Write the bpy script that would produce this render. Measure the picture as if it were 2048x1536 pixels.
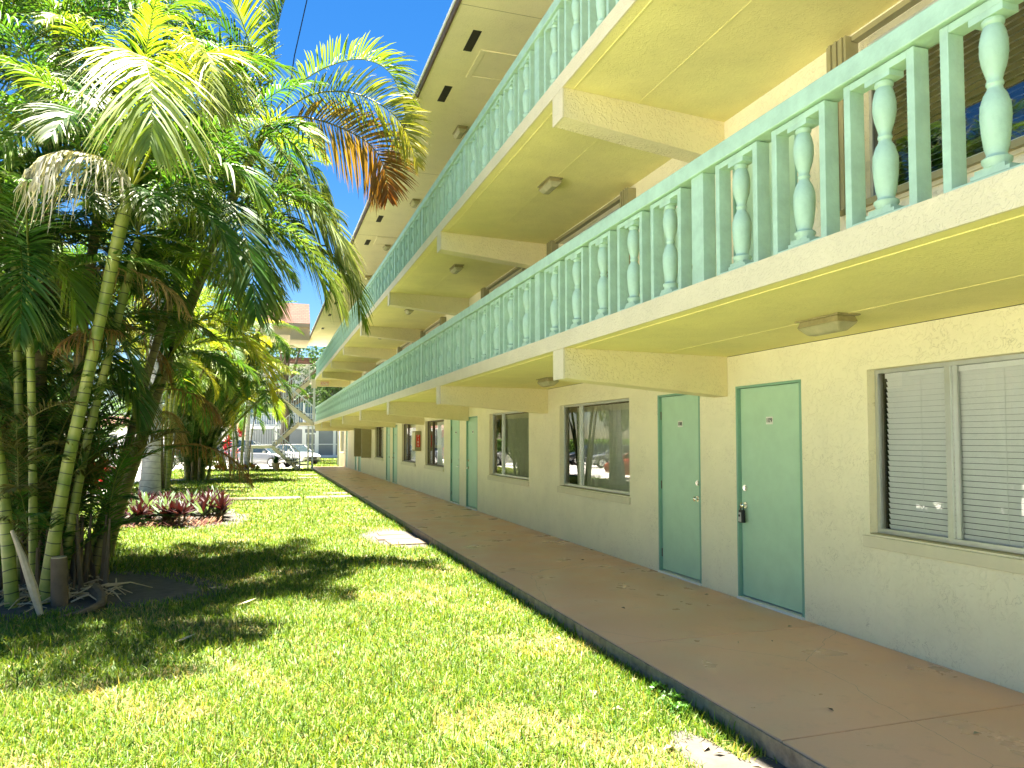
import bpy, bmesh, math, random
import numpy as np
from mathutils import Vector, Matrix
R_ = math.radians
random.seed(7); rng = np.random.default_rng(7)
scene = bpy.context.scene
for o in list(bpy.data.objects): bpy.data.objects.remove(o)

# ------------------------------------------------------------------ camera
cam_d = bpy.data.cameras.new('camera'); cam = bpy.data.objects.new('camera', cam_d)
scene.collection.objects.link(cam); scene.camera = cam
cam_d.sensor_width = 36; cam_d.lens = 36*1500/2048
cam_d.shift_y = 46/2048
cam_d.clip_start = 0.05; cam_d.clip_end = 3000
cam.location = (0, 0, 1.74)
cam.rotation_euler = (math.pi/2 + math.atan(.044), 0, -math.atan(494/1500))
scene.render.resolution_x = 1024; scene.render.resolution_y = 768

# ------------------------------------------------------------------ light
SUN_EL = 78; SUN_AZ = -6      # azimuth clockwise from +Y
world = bpy.data.worlds.new('World'); scene.world = world; world.use_nodes = True
wn = world.node_tree; wn.nodes.clear()
sky = wn.nodes.new('ShaderNodeTexSky'); sky.sky_type = 'NISHITA'; sky.sun_disc = False
sky.sun_elevation = R_(SUN_EL); sky.sun_rotation = R_(SUN_AZ)
sky.air_density = 1.0; sky.dust_density = 0.2; sky.ozone_density = 2.5
bg = wn.nodes.new('ShaderNodeBackground'); bg.inputs[1].default_value = 0.062
wo = wn.nodes.new('ShaderNodeOutputWorld')
hs = wn.nodes.new('ShaderNodeHueSaturation'); hs.inputs['Saturation'].default_value = 1.4; hs.inputs['Value'].default_value = .36; hs.inputs['Hue'].default_value = .504
wn.links.new(sky.outputs[0], hs.inputs['Color']); wn.links.new(hs.outputs[0], bg.inputs[0]); wn.links.new(bg.outputs[0], wo.inputs[0])
sun_d = bpy.data.lights.new('sun', 'SUN'); sun_d.energy = 5.0; sun_d.angle = R_(0.5); sun_d.color = (1, .92, .78)
sun = bpy.data.objects.new('sun', sun_d); scene.collection.objects.link(sun)
sdir = Vector((math.sin(R_(SUN_AZ))*math.cos(R_(SUN_EL)), math.cos(R_(SUN_AZ))*math.cos(R_(SUN_EL)), math.sin(R_(SUN_EL))))
sun.rotation_euler = sdir.to_track_quat('Z', 'Y').to_euler()
scene.view_settings.view_transform = 'Standard'; scene.view_settings.look = 'None'
scene.view_settings.exposure = 3.2; scene.view_settings.gamma = 1
scene.cycles.max_bounces = 12; scene.cycles.diffuse_bounces = 7; scene.cycles.transparent_max_bounces = 16

# ------------------------------------------------------------------ materials
def mat(name, col, rough=.7, bump=0, bscale=20, var=0, vscale=3, metal=0, spec=.5, trans=None, attr=None, bdetail=4, col2=None, bkind='noise', coat=0, dirt_and_shade=.45):
    m = bpy.data.materials.new(name); m.use_nodes = True
    n = m.node_tree; L = n.links; N = n.nodes
    p = N['Principled BSDF']; out = N['Material Output']
    p.inputs['Roughness'].default_value = rough; p.inputs['Metallic'].default_value = metal
    p.inputs['Specular IOR Level'].default_value = spec
    p.inputs['Coat Weight'].default_value = coat
    p.inputs['Base Color'].default_value = (*col, 1)
    src = None
    tc = N.new('ShaderNodeTexCoord')
    if attr:
        a = N.new('ShaderNodeAttribute'); a.attribute_name = attr; src = a.outputs['Color']
    if var:
        nz = N.new('ShaderNodeTexNoise'); nz.inputs['Scale'].default_value = vscale; nz.inputs['Detail'].default_value = 6
        nz.inputs['Roughness'].default_value = .65
        L.new(tc.outputs['Object'], nz.inputs['Vector'])
        mr = N.new('ShaderNodeMapRange'); mr.inputs[1].default_value = .3; mr.inputs[2].default_value = .7
        L.new(nz.outputs['Fac'], mr.inputs[0])
        mx = N.new('ShaderNodeMix'); mx.data_type = 'RGBA'
        if src is not None:
            mx.blend_type = 'MULTIPLY'; mx.inputs[0].default_value = 1
            cr = N.new('ShaderNodeMix'); cr.data_type = 'RGBA'
            cr.inputs[6].default_value = (1-var, 1-var, 1-var, 1); cr.inputs[7].default_value = (1, 1, 1, 1)
            L.new(mr.outputs[0], cr.inputs[0]); L.new(src, mx.inputs[6]); L.new(cr.outputs[2], mx.inputs[7])
        else:
            c2 = col2 or tuple(c*(1-var) for c in col)
            mx.inputs[6].default_value = (*c2, 1); mx.inputs[7].default_value = (*col, 1)
            L.new(mr.outputs[0], mx.inputs[0])
        src = mx.outputs[2]
    if src is not None: L.new(src, p.inputs['Base Color'])
    if bump:
        b = N.new('ShaderNodeBump'); b.inputs['Strength'].default_value = min(1, bump); b.inputs['Distance'].default_value = .01*max(1, bump)
        if bkind == 'stucco':
            n1 = N.new('ShaderNodeTexNoise'); n1.inputs['Scale'].default_value = bscale; n1.inputs['Detail'].default_value = 3; n1.inputs['Distortion'].default_value = 1.6
            r1 = N.new('ShaderNodeMapRange'); r1.inputs[1].default_value = .5; r1.inputs[2].default_value = .58
            n2 = N.new('ShaderNodeTexNoise'); n2.inputs['Scale'].default_value = bscale*7; n2.inputs['Detail'].default_value = 3
            ad = N.new('ShaderNodeMath'); ad.operation = 'MULTIPLY_ADD'; ad.inputs[1].default_value = .35
            L.new(tc.outputs['Object'], n1.inputs['Vector']); L.new(tc.outputs['Object'], n2.inputs['Vector'])
            L.new(n1.outputs['Fac'], r1.inputs[0]); L.new(n2.outputs['Fac'], ad.inputs[0]); L.new(r1.outputs[0], ad.inputs[2])
            L.new(ad.outputs[0], b.inputs['Height'])
            # relief shade of the trowel ridges painted into the colour, in patches
            sb = N.new('ShaderNodeMath'); sb.operation = 'SUBTRACT'; sb.inputs[1].default_value = .535; L.new(n1.outputs['Fac'], sb.inputs[0])
            ab = N.new('ShaderNodeMath'); ab.operation = 'ABSOLUTE'; L.new(sb.outputs[0], ab.inputs[0])
            lt = N.new('ShaderNodeMapRange'); lt.inputs[1].default_value = .004; lt.inputs[2].default_value = .016; lt.inputs[3].default_value = 1; lt.inputs[4].default_value = 0; L.new(ab.outputs[0], lt.inputs[0])
            n3 = N.new('ShaderNodeTexNoise'); n3.inputs['Scale'].default_value = 3.5; n3.inputs['Detail'].default_value = 5; L.new(tc.outputs['Object'], n3.inputs['Vector'])
            m3 = N.new('ShaderNodeMapRange'); m3.inputs[1].default_value = .45; m3.inputs[2].default_value = .62; m3.inputs[4].default_value = dirt_and_shade; L.new(n3.outputs['Fac'], m3.inputs[0])  # patch mask sets how strongly the ridge shade is painted in
            mu = N.new('ShaderNodeMath'); mu.operation = 'MULTIPLY'; L.new(lt.outputs[0], mu.inputs[0]); L.new(m3.outputs[0], mu.inputs[1])
            md = N.new('ShaderNodeMix'); md.data_type = 'RGBA'; md.inputs[7].default_value = (col[0]*.45, col[1]*.42, col[2]*.38, 1)
            L.new(mu.outputs[0], md.inputs[0])
            if src is not None: L.new(src, md.inputs[6])
            else: md.inputs[6].default_value = (*col, 1)
            L.new(md.outputs[2], p.inputs['Base Color'])
        else:
            n1 = N.new('ShaderNodeTexNoise'); n1.inputs['Scale'].default_value = bscale; n1.inputs['Detail'].default_value = bdetail
            L.new(tc.outputs['Object'], n1.inputs['Vector']); L.new(n1.outputs['Fac'], b.inputs['Height'])
        L.new(b.outputs[0], p.inputs['Normal'])
    if trans is not None:
        t = N.new('ShaderNodeBsdfTranslucent'); ms = N.new('ShaderNodeMixShader'); ms.inputs[0].default_value = trans[3]
        if src is not None:
            mm = N.new('ShaderNodeMix'); mm.data_type = 'RGBA'; mm.blend_type = 'MULTIPLY'; mm.inputs[0].default_value = 1
            mm.inputs[7].default_value = (*trans[:3], 1); L.new(src, mm.inputs[6]); L.new(mm.outputs[2], t.inputs[0])
        else: t.inputs[0].default_value = (*trans[:3], 1)
        L.new(p.outputs[0], ms.inputs[1]); L.new(t.outputs[0], ms.inputs[2]); L.new(ms.outputs[0], out.inputs[0])
    return m

M = {}
M['wall'] = mat('stucco_wall', (.89, .83, .62), .85, bump=.42, bscale=13, var=.10, vscale=1.6, bkind='stucco')
M['ceiling'] = mat('painted_ceiling', (.88, .80, .35), .8, bump=.22, bscale=22, var=.13, vscale=1.3, bkind='stucco')
M['beam'] = mat('stucco_beam', (.86, .77, .48), .85, bump=.55, bscale=16, var=.08, vscale=2, bkind='stucco')
M['fascia'] = mat('stucco_fascia', (.76, .68, .48), .85, bump=.4, bscale=24, var=.10, vscale=3, bkind='stucco', dirt_and_shade=.18)
M['trim'] = mat('cream_trim', (.72, .66, .48), .7, bump=.2, bscale=30, var=.08, vscale=6)
M['teal'] = mat('teal_paint', (.44, .66, .50), .42, bump=.12, bscale=40, var=.10, vscale=5)
M['rail'] = mat('mint_paint', (.46, .68, .54), .55, bump=.3, bscale=30, var=.24, vscale=7)
M['tealdark'] = mat('teal_jamb', (.22, .42, .33), .5, var=.1)
M['canopycream'] = mat('canopy_cream', (.42, .36, .24), .8, var=.12)
M['alu'] = mat('aluminium', (.62, .64, .62), .35, metal=.7, var=.1, vscale=8)
M['olive'] = mat('olive_shutter', (.34, .31, .17), .6, var=.15, vscale=9)
M['brownframe'] = mat('brown_frame', (.12, .085, .06), .5, var=.2, vscale=9)
M['chrome'] = mat('nickel', (.75, .74, .70), .18, metal=1)
M['black'] = mat('black_plastic', (.012, .012, .014), .4, var=.2)
M['grayplate'] = mat('grey_metal_plate', (.45, .46, .47), .35, metal=.5)
M['white'] = mat('white_paint', (.80, .80, .78), .5, var=.06, vscale=5)
M['whitemetal'] = mat('white_railing', (.62, .68, .72), .45, var=.08, vscale=8)
M['red'] = mat('red_paint', (.62, .03, .02), .35)
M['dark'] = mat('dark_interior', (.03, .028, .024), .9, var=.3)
M['blind'] = mat('white_blind', (.90, .91, .86), .55, var=.05, vscale=9)
M['curtain'] = mat('sheer_curtain', (.66, .68, .52), .9, bump=.3, bscale=30, var=.12, vscale=14)
M['soffit'] = mat('soffit', (.84, .76, .50), .85, bump=.25, bscale=20, var=.10, vscale=1.6, bkind='stucco')
M['woodfascia'] = mat('brown_wood_fascia', (.16, .10, .075), .8, bump=.4, bscale=20, var=.45, vscale=9)
M['lens'] = mat('lamp_lens', (.62, .58, .36), .25, bump=.2, bscale=60, var=.25, vscale=9, trans=(.9, .85, .5, .25))
M['lamphouse'] = mat('lamp_housing', (.42, .36, .18), .6, var=.3, vscale=20)
M['vent'] = mat('vent_grille', (.035, .03, .025), .8, var=.3)
M['concrete'] = mat('pale_concrete', (.145, .11, .075), .9, bump=.3, bscale=30, var=.15, vscale=2)
M['lot'] = mat('parking_concrete', (.66, .64, .60), .9, bump=.2, bscale=20, var=.12, vscale=.4)
M['shade_grey'] = mat('grey_screen', (.23, .25, .27), .7, var=.18, vscale=.7)
M['dirt_and_shade'] = mat('sandy_dirt', (.10, .09, .075), .95, bump=1.0, bscale=14, var=.45, vscale=7)
M['stalk'] = mat('dry_stalk', (.48, .40, .27), .8, var=.3, vscale=10)
M['terracotta'] = mat('beige_pot', (.56, .42, .26), .8, var=.15, vscale=6)
M['rubber'] = mat('tyre', (.02, .02, .02), .8)
M['glassblack'] = mat('car_glass', (.03, .045, .055), .05, spec=1)
M['carwhite'] = mat('car_white', (.42, .42, .42), .25, coat=1)
M['carsilver'] = mat('car_silver', (.24, .25, .26), .28, metal=.35, coat=1)
M['cardark'] = mat('car_dark', (.05, .06, .07), .25, coat=1)
M['carred'] = mat('car_red', (.55, .02, .02), .25, coat=1)
M['lampglass'] = mat('headlamp', (.75, .78, .80), .1, spec=1)
M['leaf'] = mat('palm_leaf', (.1, .2, .03), .5, attr='tint', spec=.35, trans=(1.5, 1.35, .55, .38))
M['grass'] = mat('grass_blade', (.1, .2, .03), .5, attr='tint', spec=.35, trans=(1.3, 1.25, .6, .35))
M['leafmatte'] = mat('broad_leaf', (.1, .2, .03), .5, attr='tint', spec=.4, trans=(1.2, 1.2, .5, .25))

def mat_walk():
    m = mat('walkway_paint', (.74, .46, .31), .36, bump=.1, bscale=60, var=.3, vscale=1.1, spec=.5, col2=(.60, .36, .23))
    N = m.node_tree.nodes; L = m.node_tree.links; p = N['Principled BSDF']
    tc = N.new('ShaderNodeTexCoord'); nz = N.new('ShaderNodeTexNoise'); nz.inputs['Scale'].default_value = 2.2; nz.inputs['Detail'].default_value = 8
    L.new(tc.outputs['Object'], nz.inputs['Vector'])
    mr = N.new('ShaderNodeMapRange'); mr.inputs[1].default_value = .35; mr.inputs[2].default_value = .65; mr.inputs[3].default_value = .26; mr.inputs[4].default_value = .55
    L.new(nz.outputs['Fac'], mr.inputs[0]); L.new(mr.outputs[0], p.inputs['Roughness'])
    old = p.inputs['Base Color'].links[0].from_socket
    s1 = N.new('ShaderNodeTexNoise'); s1.inputs['Scale'].default_value = 5.5; s1.inputs['Detail'].default_value = 10; s1.inputs['Roughness'].default_value = .75; L.new(tc.outputs['Object'], s1.inputs['Vector'])
    r1 = N.new('ShaderNodeMapRange'); r1.inputs[1].default_value = .56; r1.inputs[2].default_value = .72; r1.inputs[4].default_value = .28; L.new(s1.outputs['Fac'], r1.inputs[0])
    m1 = N.new('ShaderNodeMix'); m1.data_type = 'RGBA'; m1.inputs[7].default_value = (.22, .15, .10, 1); L.new(r1.outputs[0], m1.inputs[0]); L.new(old, m1.inputs[6])
    v1 = N.new('ShaderNodeTexVoronoi'); v1.feature = 'DISTANCE_TO_EDGE'; v1.inputs['Scale'].default_value = .33
    nd = N.new('ShaderNodeTexNoise'); nd.inputs['Scale'].default_value = 3; nd.inputs['Detail'].default_value = 6; L.new(tc.outputs['Object'], nd.inputs['Vector'])
    mv = N.new('ShaderNodeMix'); mv.data_type = 'VECTOR'; mv.inputs[0].default_value = .14; L.new(tc.outputs['Object'], mv.inputs[4]); L.new(nd.outputs['Color'], mv.inputs[5]); L.new(mv.outputs[1], v1.inputs['Vector'])
    lc = N.new('ShaderNodeMath'); lc.operation = 'LESS_THAN'; lc.inputs[1].default_value = .0006; L.new(v1.outputs['Distance'], lc.inputs[0])
    m2 = N.new('ShaderNodeMix'); m2.data_type = 'RGBA'; m2.inputs[7].default_value = (.36, .22, .14, 1); L.new(lc.outputs[0], m2.inputs[0]); L.new(m1.outputs[2], m2.inputs[6]); L.new(m2.outputs[2], p.inputs['Base Color'])
    return m
M['walk'] = mat_walk()

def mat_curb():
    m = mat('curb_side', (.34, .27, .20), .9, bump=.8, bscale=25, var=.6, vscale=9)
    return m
M['curb'] = mat_curb()

def mat_glass(name, tint=(.98, .99, .98), ior=1.8):
    m = bpy.data.materials.new(name); m.use_nodes = True
    N = m.node_tree.nodes; L = m.node_tree.links; N.remove(N['Principled BSDF'])
    g = N.new('ShaderNodeBsdfGlossy'); g.inputs['Roughness'].default_value = .004; g.inputs['Color'].default_value = (1, 1, 1, 1)
    t = N.new('ShaderNodeBsdfTransparent'); t.inputs[0].default_value = (*tint, 1)
    f = N.new('ShaderNodeFresnel'); f.inputs[0].default_value = ior
    ms = N.new('ShaderNodeMixShader')
    L.new(f.outputs[0], ms.inputs[0]); L.new(t.outputs[0], ms.inputs[1]); L.new(g.outputs[0], ms.inputs[2])
    L.new(ms.outputs[0], N['Material Output'].inputs[0]); return m
M['glass'] = mat_glass('window_glass')
M['glassdark'] = mat_glass('tinted_glass', (.45, .5, .5), 2.1)

def mat_trunk(name, c1, c2, ring, scale):
    m = bpy.data.materials.new(name); m.use_nodes = True
    N = m.node_tree.nodes; L = m.node_tree.links; p = N['Principled BSDF']; p.inputs['Roughness'].default_value = .5
    tc = N.new('ShaderNodeTexCoord'); uv = N.new('ShaderNodeAttribute'); uv.attribute_name = 'along'
    nz = N.new('ShaderNodeTexNoise'); nz.inputs['Scale'].default_value = 6; nz.inputs['Detail'].default_value = 6
    L.new(tc.outputs['Object'], nz.inputs['Vector'])
    ad = N.new('ShaderNodeMath'); ad.operation = 'MULTIPLY_ADD'; ad.inputs[1].default_value = scale
    n2 = N.new('ShaderNodeTexNoise'); n2.inputs['Scale'].default_value = 2.0; L.new(tc.outputs['Object'], n2.inputs['Vector'])
    L.new(uv.outputs['Fac'], ad.inputs[0]); L.new(n2.outputs['Fac'], ad.inputs[2])
    fr = N.new('ShaderNodeMath'); fr.operation = 'FRACT'; L.new(ad.outputs[0], fr.inputs[0])
    lt = N.new('ShaderNodeMath'); lt.operation = 'LESS_THAN'; lt.inputs[1].default_value = .09; L.new(fr.outputs[0], lt.inputs[0])
    mx = N.new('ShaderNodeMix'); mx.data_type = 'RGBA'; mx.inputs[6].default_value = (*c1, 1); mx.inputs[7].default_value = (*c2, 1)
    mr = N.new('ShaderNodeMapRange'); mr.inputs[1].default_value = .35; mr.inputs[2].default_value = .65
    L.new(nz.outputs['Fac'], mr.inputs[0]); L.new(mr.outputs[0], mx.inputs[0])
    mx2 = N.new('ShaderNodeMix'); mx2.data_type = 'RGBA'; mx2.inputs[7].default_value = (*ring, 1)
    L.new(mx.outputs[2], mx2.inputs[6]); L.new(lt.outputs[0], mx2.inputs[0]); L.new(mx2.outputs[2], p.inputs['Base Color'])
    b = N.new('ShaderNodeBump'); b.inputs['Strength'].default_value = .5; b.inputs['Distance'].default_value = .01
    L.new(fr.outputs[0], b.inputs['Height']); L.new(b.outputs[0], p.inputs['Normal'])
    return m
M['trunkgreen'] = mat_trunk('ringed_green_stem', (.13, .19, .025), (.26, .29, .06), (.03, .04, .012), 8)
M['trunkbrown'] = mat_trunk('ringed_brown_stem', (.10, .09, .03), (.19, .17, .06), (.04, .035, .02), 9)
M['trunkgrey'] = mat_trunk('grey_palm_trunk', (.36, .37, .36), (.52, .51, .47), (.20, .20, .19), 5)
M['bark'] = mat('bark', (.16, .12, .08), .9, bump=1, bscale=12, var=.4, vscale=5)

def mat_shingle():
    m = mat('roof_shingles', (.2, .11, .08), .9, var=.3, vscale=5)
    N = m.node_tree.nodes; L = m.node_tree.links; p = N['Principled BSDF']
    tc = N.new('ShaderNodeTexCoord'); mp = N.new('ShaderNodeMapping'); mp.inputs['Rotation'].default_value = (math.pi/2, 0, 0)
    br = N.new('ShaderNodeTexBrick'); br.inputs['Scale'].default_value = 2.2
    br.inputs['Color1'].default_value = (.17, .075, .05, 1); br.inputs['Color2'].default_value = (.12, .055, .038, 1); br.inputs['Mortar'].default_value = (.04, .02, .015, 1)
    br.inputs['Mortar Size'].default_value = .018
    L.new(tc.outputs['Object'], mp.inputs[0]); L.new(mp.outputs[0], br.inputs['Vector']); L.new(br.outputs['Color'], p.inputs['Base Color'])
    return m
M['shingle'] = mat_shingle()

def mat_ground():
    m = mat('ground_turf', (.06, .11, .02), .95, bump=.8, bscale=30, var=.35, vscale=3, col2=(.09, .08, .03))
    return m
M['ground'] = mat_ground()

# ------------------------------------------------------------------ helpers
C = scene.collection
def settag(o, label=None, cat=None, group=None, kind=None):
    if label: o['label'] = label
    if cat: o['category'] = cat
    if group: o['group'] = group
    if kind: o['kind'] = kind
    return o
def empty(name, loc, label, cat, group=None):
    o = bpy.data.objects.new(name, None); o.empty_display_size = .2; o.location = loc; C.objects.link(o)
    return settag(o, label, cat, group)
class MB:
    """collects geometry for one mesh object (world coordinates)"""
    def __init__(s): s.v = []; s.f = []; s.mi = []
    def box(s, x0, x1, y0, y1, z0, z1, mi=0):
        b = len(s.v)
        s.v += [(x0,y0,z0),(x1,y0,z0),(x1,y1,z0),(x0,y1,z0),(x0,y0,z1),(x1,y0,z1),(x1,y1,z1),(x0,y1,z1)]
        for q in ((0,3,2,1),(4,5,6,7),(0,1,5,4),(1,2,6,5),(2,3,7,6),(3,0,4,7)):
            s.f.append(tuple(b+i for i in q)); s.mi.append(mi)
        return s
    def poly(s, pts, mi=0):
        b = len(s.v); s.v += [tuple(p) for p in pts]; s.f.append(tuple(range(b, b+len(pts)))); s.mi.append(mi); return s
    def hexa(s, p, mi=0):      # 8 points, same order as box
        b = len(s.v); s.v += [tuple(q) for q in p]
        for q in ((0,3,2,1),(4,5,6,7),(0,1,5,4),(1,2,6,5),(2,3,7,6),(3,0,4,7)):
            s.f.append(tuple(b+i for i in q)); s.mi.append(mi)
        return s
    def tube(s, pts, rad, n=8, cap=True, mi=0):
        pts = [Vector(p) for p in pts]; b = len(s.v)
        rr = rad if hasattr(rad, '__len__') else [rad]*len(pts)
        ref = Vector((0, 0, 1))
        for i, p in enumerate(pts):
            t = (pts[min(i+1, len(pts)-1)] - pts[max(i-1, 0)]).normalized()
            a = t.cross(ref if abs(t.z) < .95 else Vector((1, 0, 0))).normalized(); c = t.cross(a)
            for k in range(n):
                an = 2*math.pi*k/n
                s.v.append(tuple(p + (a*math.cos(an) + c*math.sin(an))*rr[i]))
        for i in range(len(pts)-1):
            for k in range(n):
                k2 = (k+1) % n
                s.f.append((b+i*n+k, b+i*n+k2, b+(i+1)*n+k2, b+(i+1)*n+k)); s.mi.append(mi)
        if cap:
            s.f.append(tuple(b+k for k in range(n))[::-1]); s.mi.append(mi)
            s.f.append(tuple(b+(len(pts)-1)*n+k for k in range(n))); s.mi.append(mi)
        return s
    def lathe(s, prof, cx, cy, n=16, mi=0):
        s.tube([(cx, cy, z) for r, z in prof], [r for r, z in prof], n, True, mi); return s
    def bar(s, a, b_, w, mi=0):
        s.tube([a, b_], w*.6, 4, True, mi); return s
    def build(s, name, m, parent=None, smooth=False, bevel=0, origin=None):
        me = bpy.data.meshes.new(name)
        v = s.v
        off = Vector((0, 0, 0))
        if parent is not None: off = world_loc(parent)
        elif origin is not None: off = Vector(origin)
        if off.length > 0: v = [(a[0]-off.x, a[1]-off.y, a[2]-off.z) for a in v]
        me.from_pydata(v, [], s.f)
        ms = m if isinstance(m, (list, tuple)) else [m]
        for q in ms: me.materials.append(q)
        me.polygons.foreach_set('material_index', s.mi)
        if smooth: me.polygons.foreach_set('use_smooth', [True]*len(me.polygons))
        me.update()
        o = bpy.data.objects.new(name, me); C.objects.link(o)
        if parent is not None: o.parent = parent
        elif origin is not None: o.location = off
        if bevel:
            bv = o.modifiers.new('bevel', 'BEVEL'); bv.width = bevel; bv.segments = 2; bv.limit_method = 'ANGLE'
        if smooth and bevel == 0 and len(me.polygons) < 4000:
            try: me.set_sharp_from_angle(angle=R_(40))
            except Exception: pass
        return o
def world_loc(o):
    v = Vector(o.location); p = o.parent
    while p is not None: v = v + Vector(p.location); p = p.parent
    return v
def np_mesh(name, V, F, m, tint=None, parent=None, along=None):
    """V (n,3), F (k,4) quads or tris as numpy"""
    me = bpy.data.meshes.new(name); V = np.asarray(V, np.float32); F = np.asarray(F, np.int32)
    if parent is not None:
        V = V - np.array(world_loc(parent), np.float32)
    k = F.shape[1]
    me.vertices.add(len(V)); me.vertices.foreach_set('co', V.ravel())
    me.loops.add(F.size); me.loops.foreach_set('vertex_index', F.ravel())
    me.polygons.add(len(F)); me.polygons.foreach_set('loop_start', np.arange(len(F), dtype=np.int32)*k)
    try: me.polygons.foreach_set('loop_total', np.full(len(F), k, np.int32))
    except Exception: pass
    me.update(calc_edges=True)
    if tint is not None:
        a = me.attributes.new('tint', 'FLOAT_COLOR', 'POINT')
        c = np.ones((len(V), 4), np.float32); c[:, :3] = tint; a.data.foreach_set('color', c.ravel())
    me.materials.append(m)
    o = bpy.data.objects.new(name, me); C.objects.link(o)
    if parent is not None: o.parent = parent
    return o
def trunk_obj(name, pts, rad, m, parent, n=12, label=None):
    mb = MB(); P = [Vector(p) for p in pts]
    # resample
    Q = []; Rr = []
    rr = rad if hasattr(rad, '__len__') else [rad]*len(P)
    segs = 5
    for i in range(len(P)-1):
        p0 = P[max(i-1, 0)]; p1 = P[i]; p2 = P[i+1]; p3 = P[min(i+2, len(P)-1)]
        for k in range(segs):
            t = k/segs
            Q.append(.5*((2*p1)+(p2-p0)*t+(2*p0-5*p1+4*p2-p3)*t*t+(3*p1-p0-3*p2+p3)*t**3)); Rr.append(rr[i]*(1-t)+rr[i+1]*t)
    Q.append(P[-1]); Rr.append(rr[-1])
    mb.tube(Q, Rr, n)
    o = mb.build(name, m, parent, smooth=True)
    d = [0.0]
    for i in range(1, len(Q)): d.append(d[-1]+(Q[i]-Q[i-1]).length)
    a = o.data.attributes.new('along', 'FLOAT', 'POINT')
    a.data.foreach_set('value', np.repeat(np.array(d, np.float32), n))
    if label: o['label'] = label
    return o
def spline(P, n):
    P = np.asarray(P, float); m = len(P)-1; out = []
    for j in range(n):
        u = j/(n-1)*m; i = min(int(u), m-1); t = u-i
        p0 = P[max(i-1, 0)]; p1 = P[i]; p2 = P[i+1]; p3 = P[min(i+2, m)]
        out.append(.5*((2*p1)+(p2-p0)*t+(2*p0-5*p1+4*p2-p3)*t*t+(3*p1-p0-3*p2+p3)*t**3))
    return np.array(out)

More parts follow.
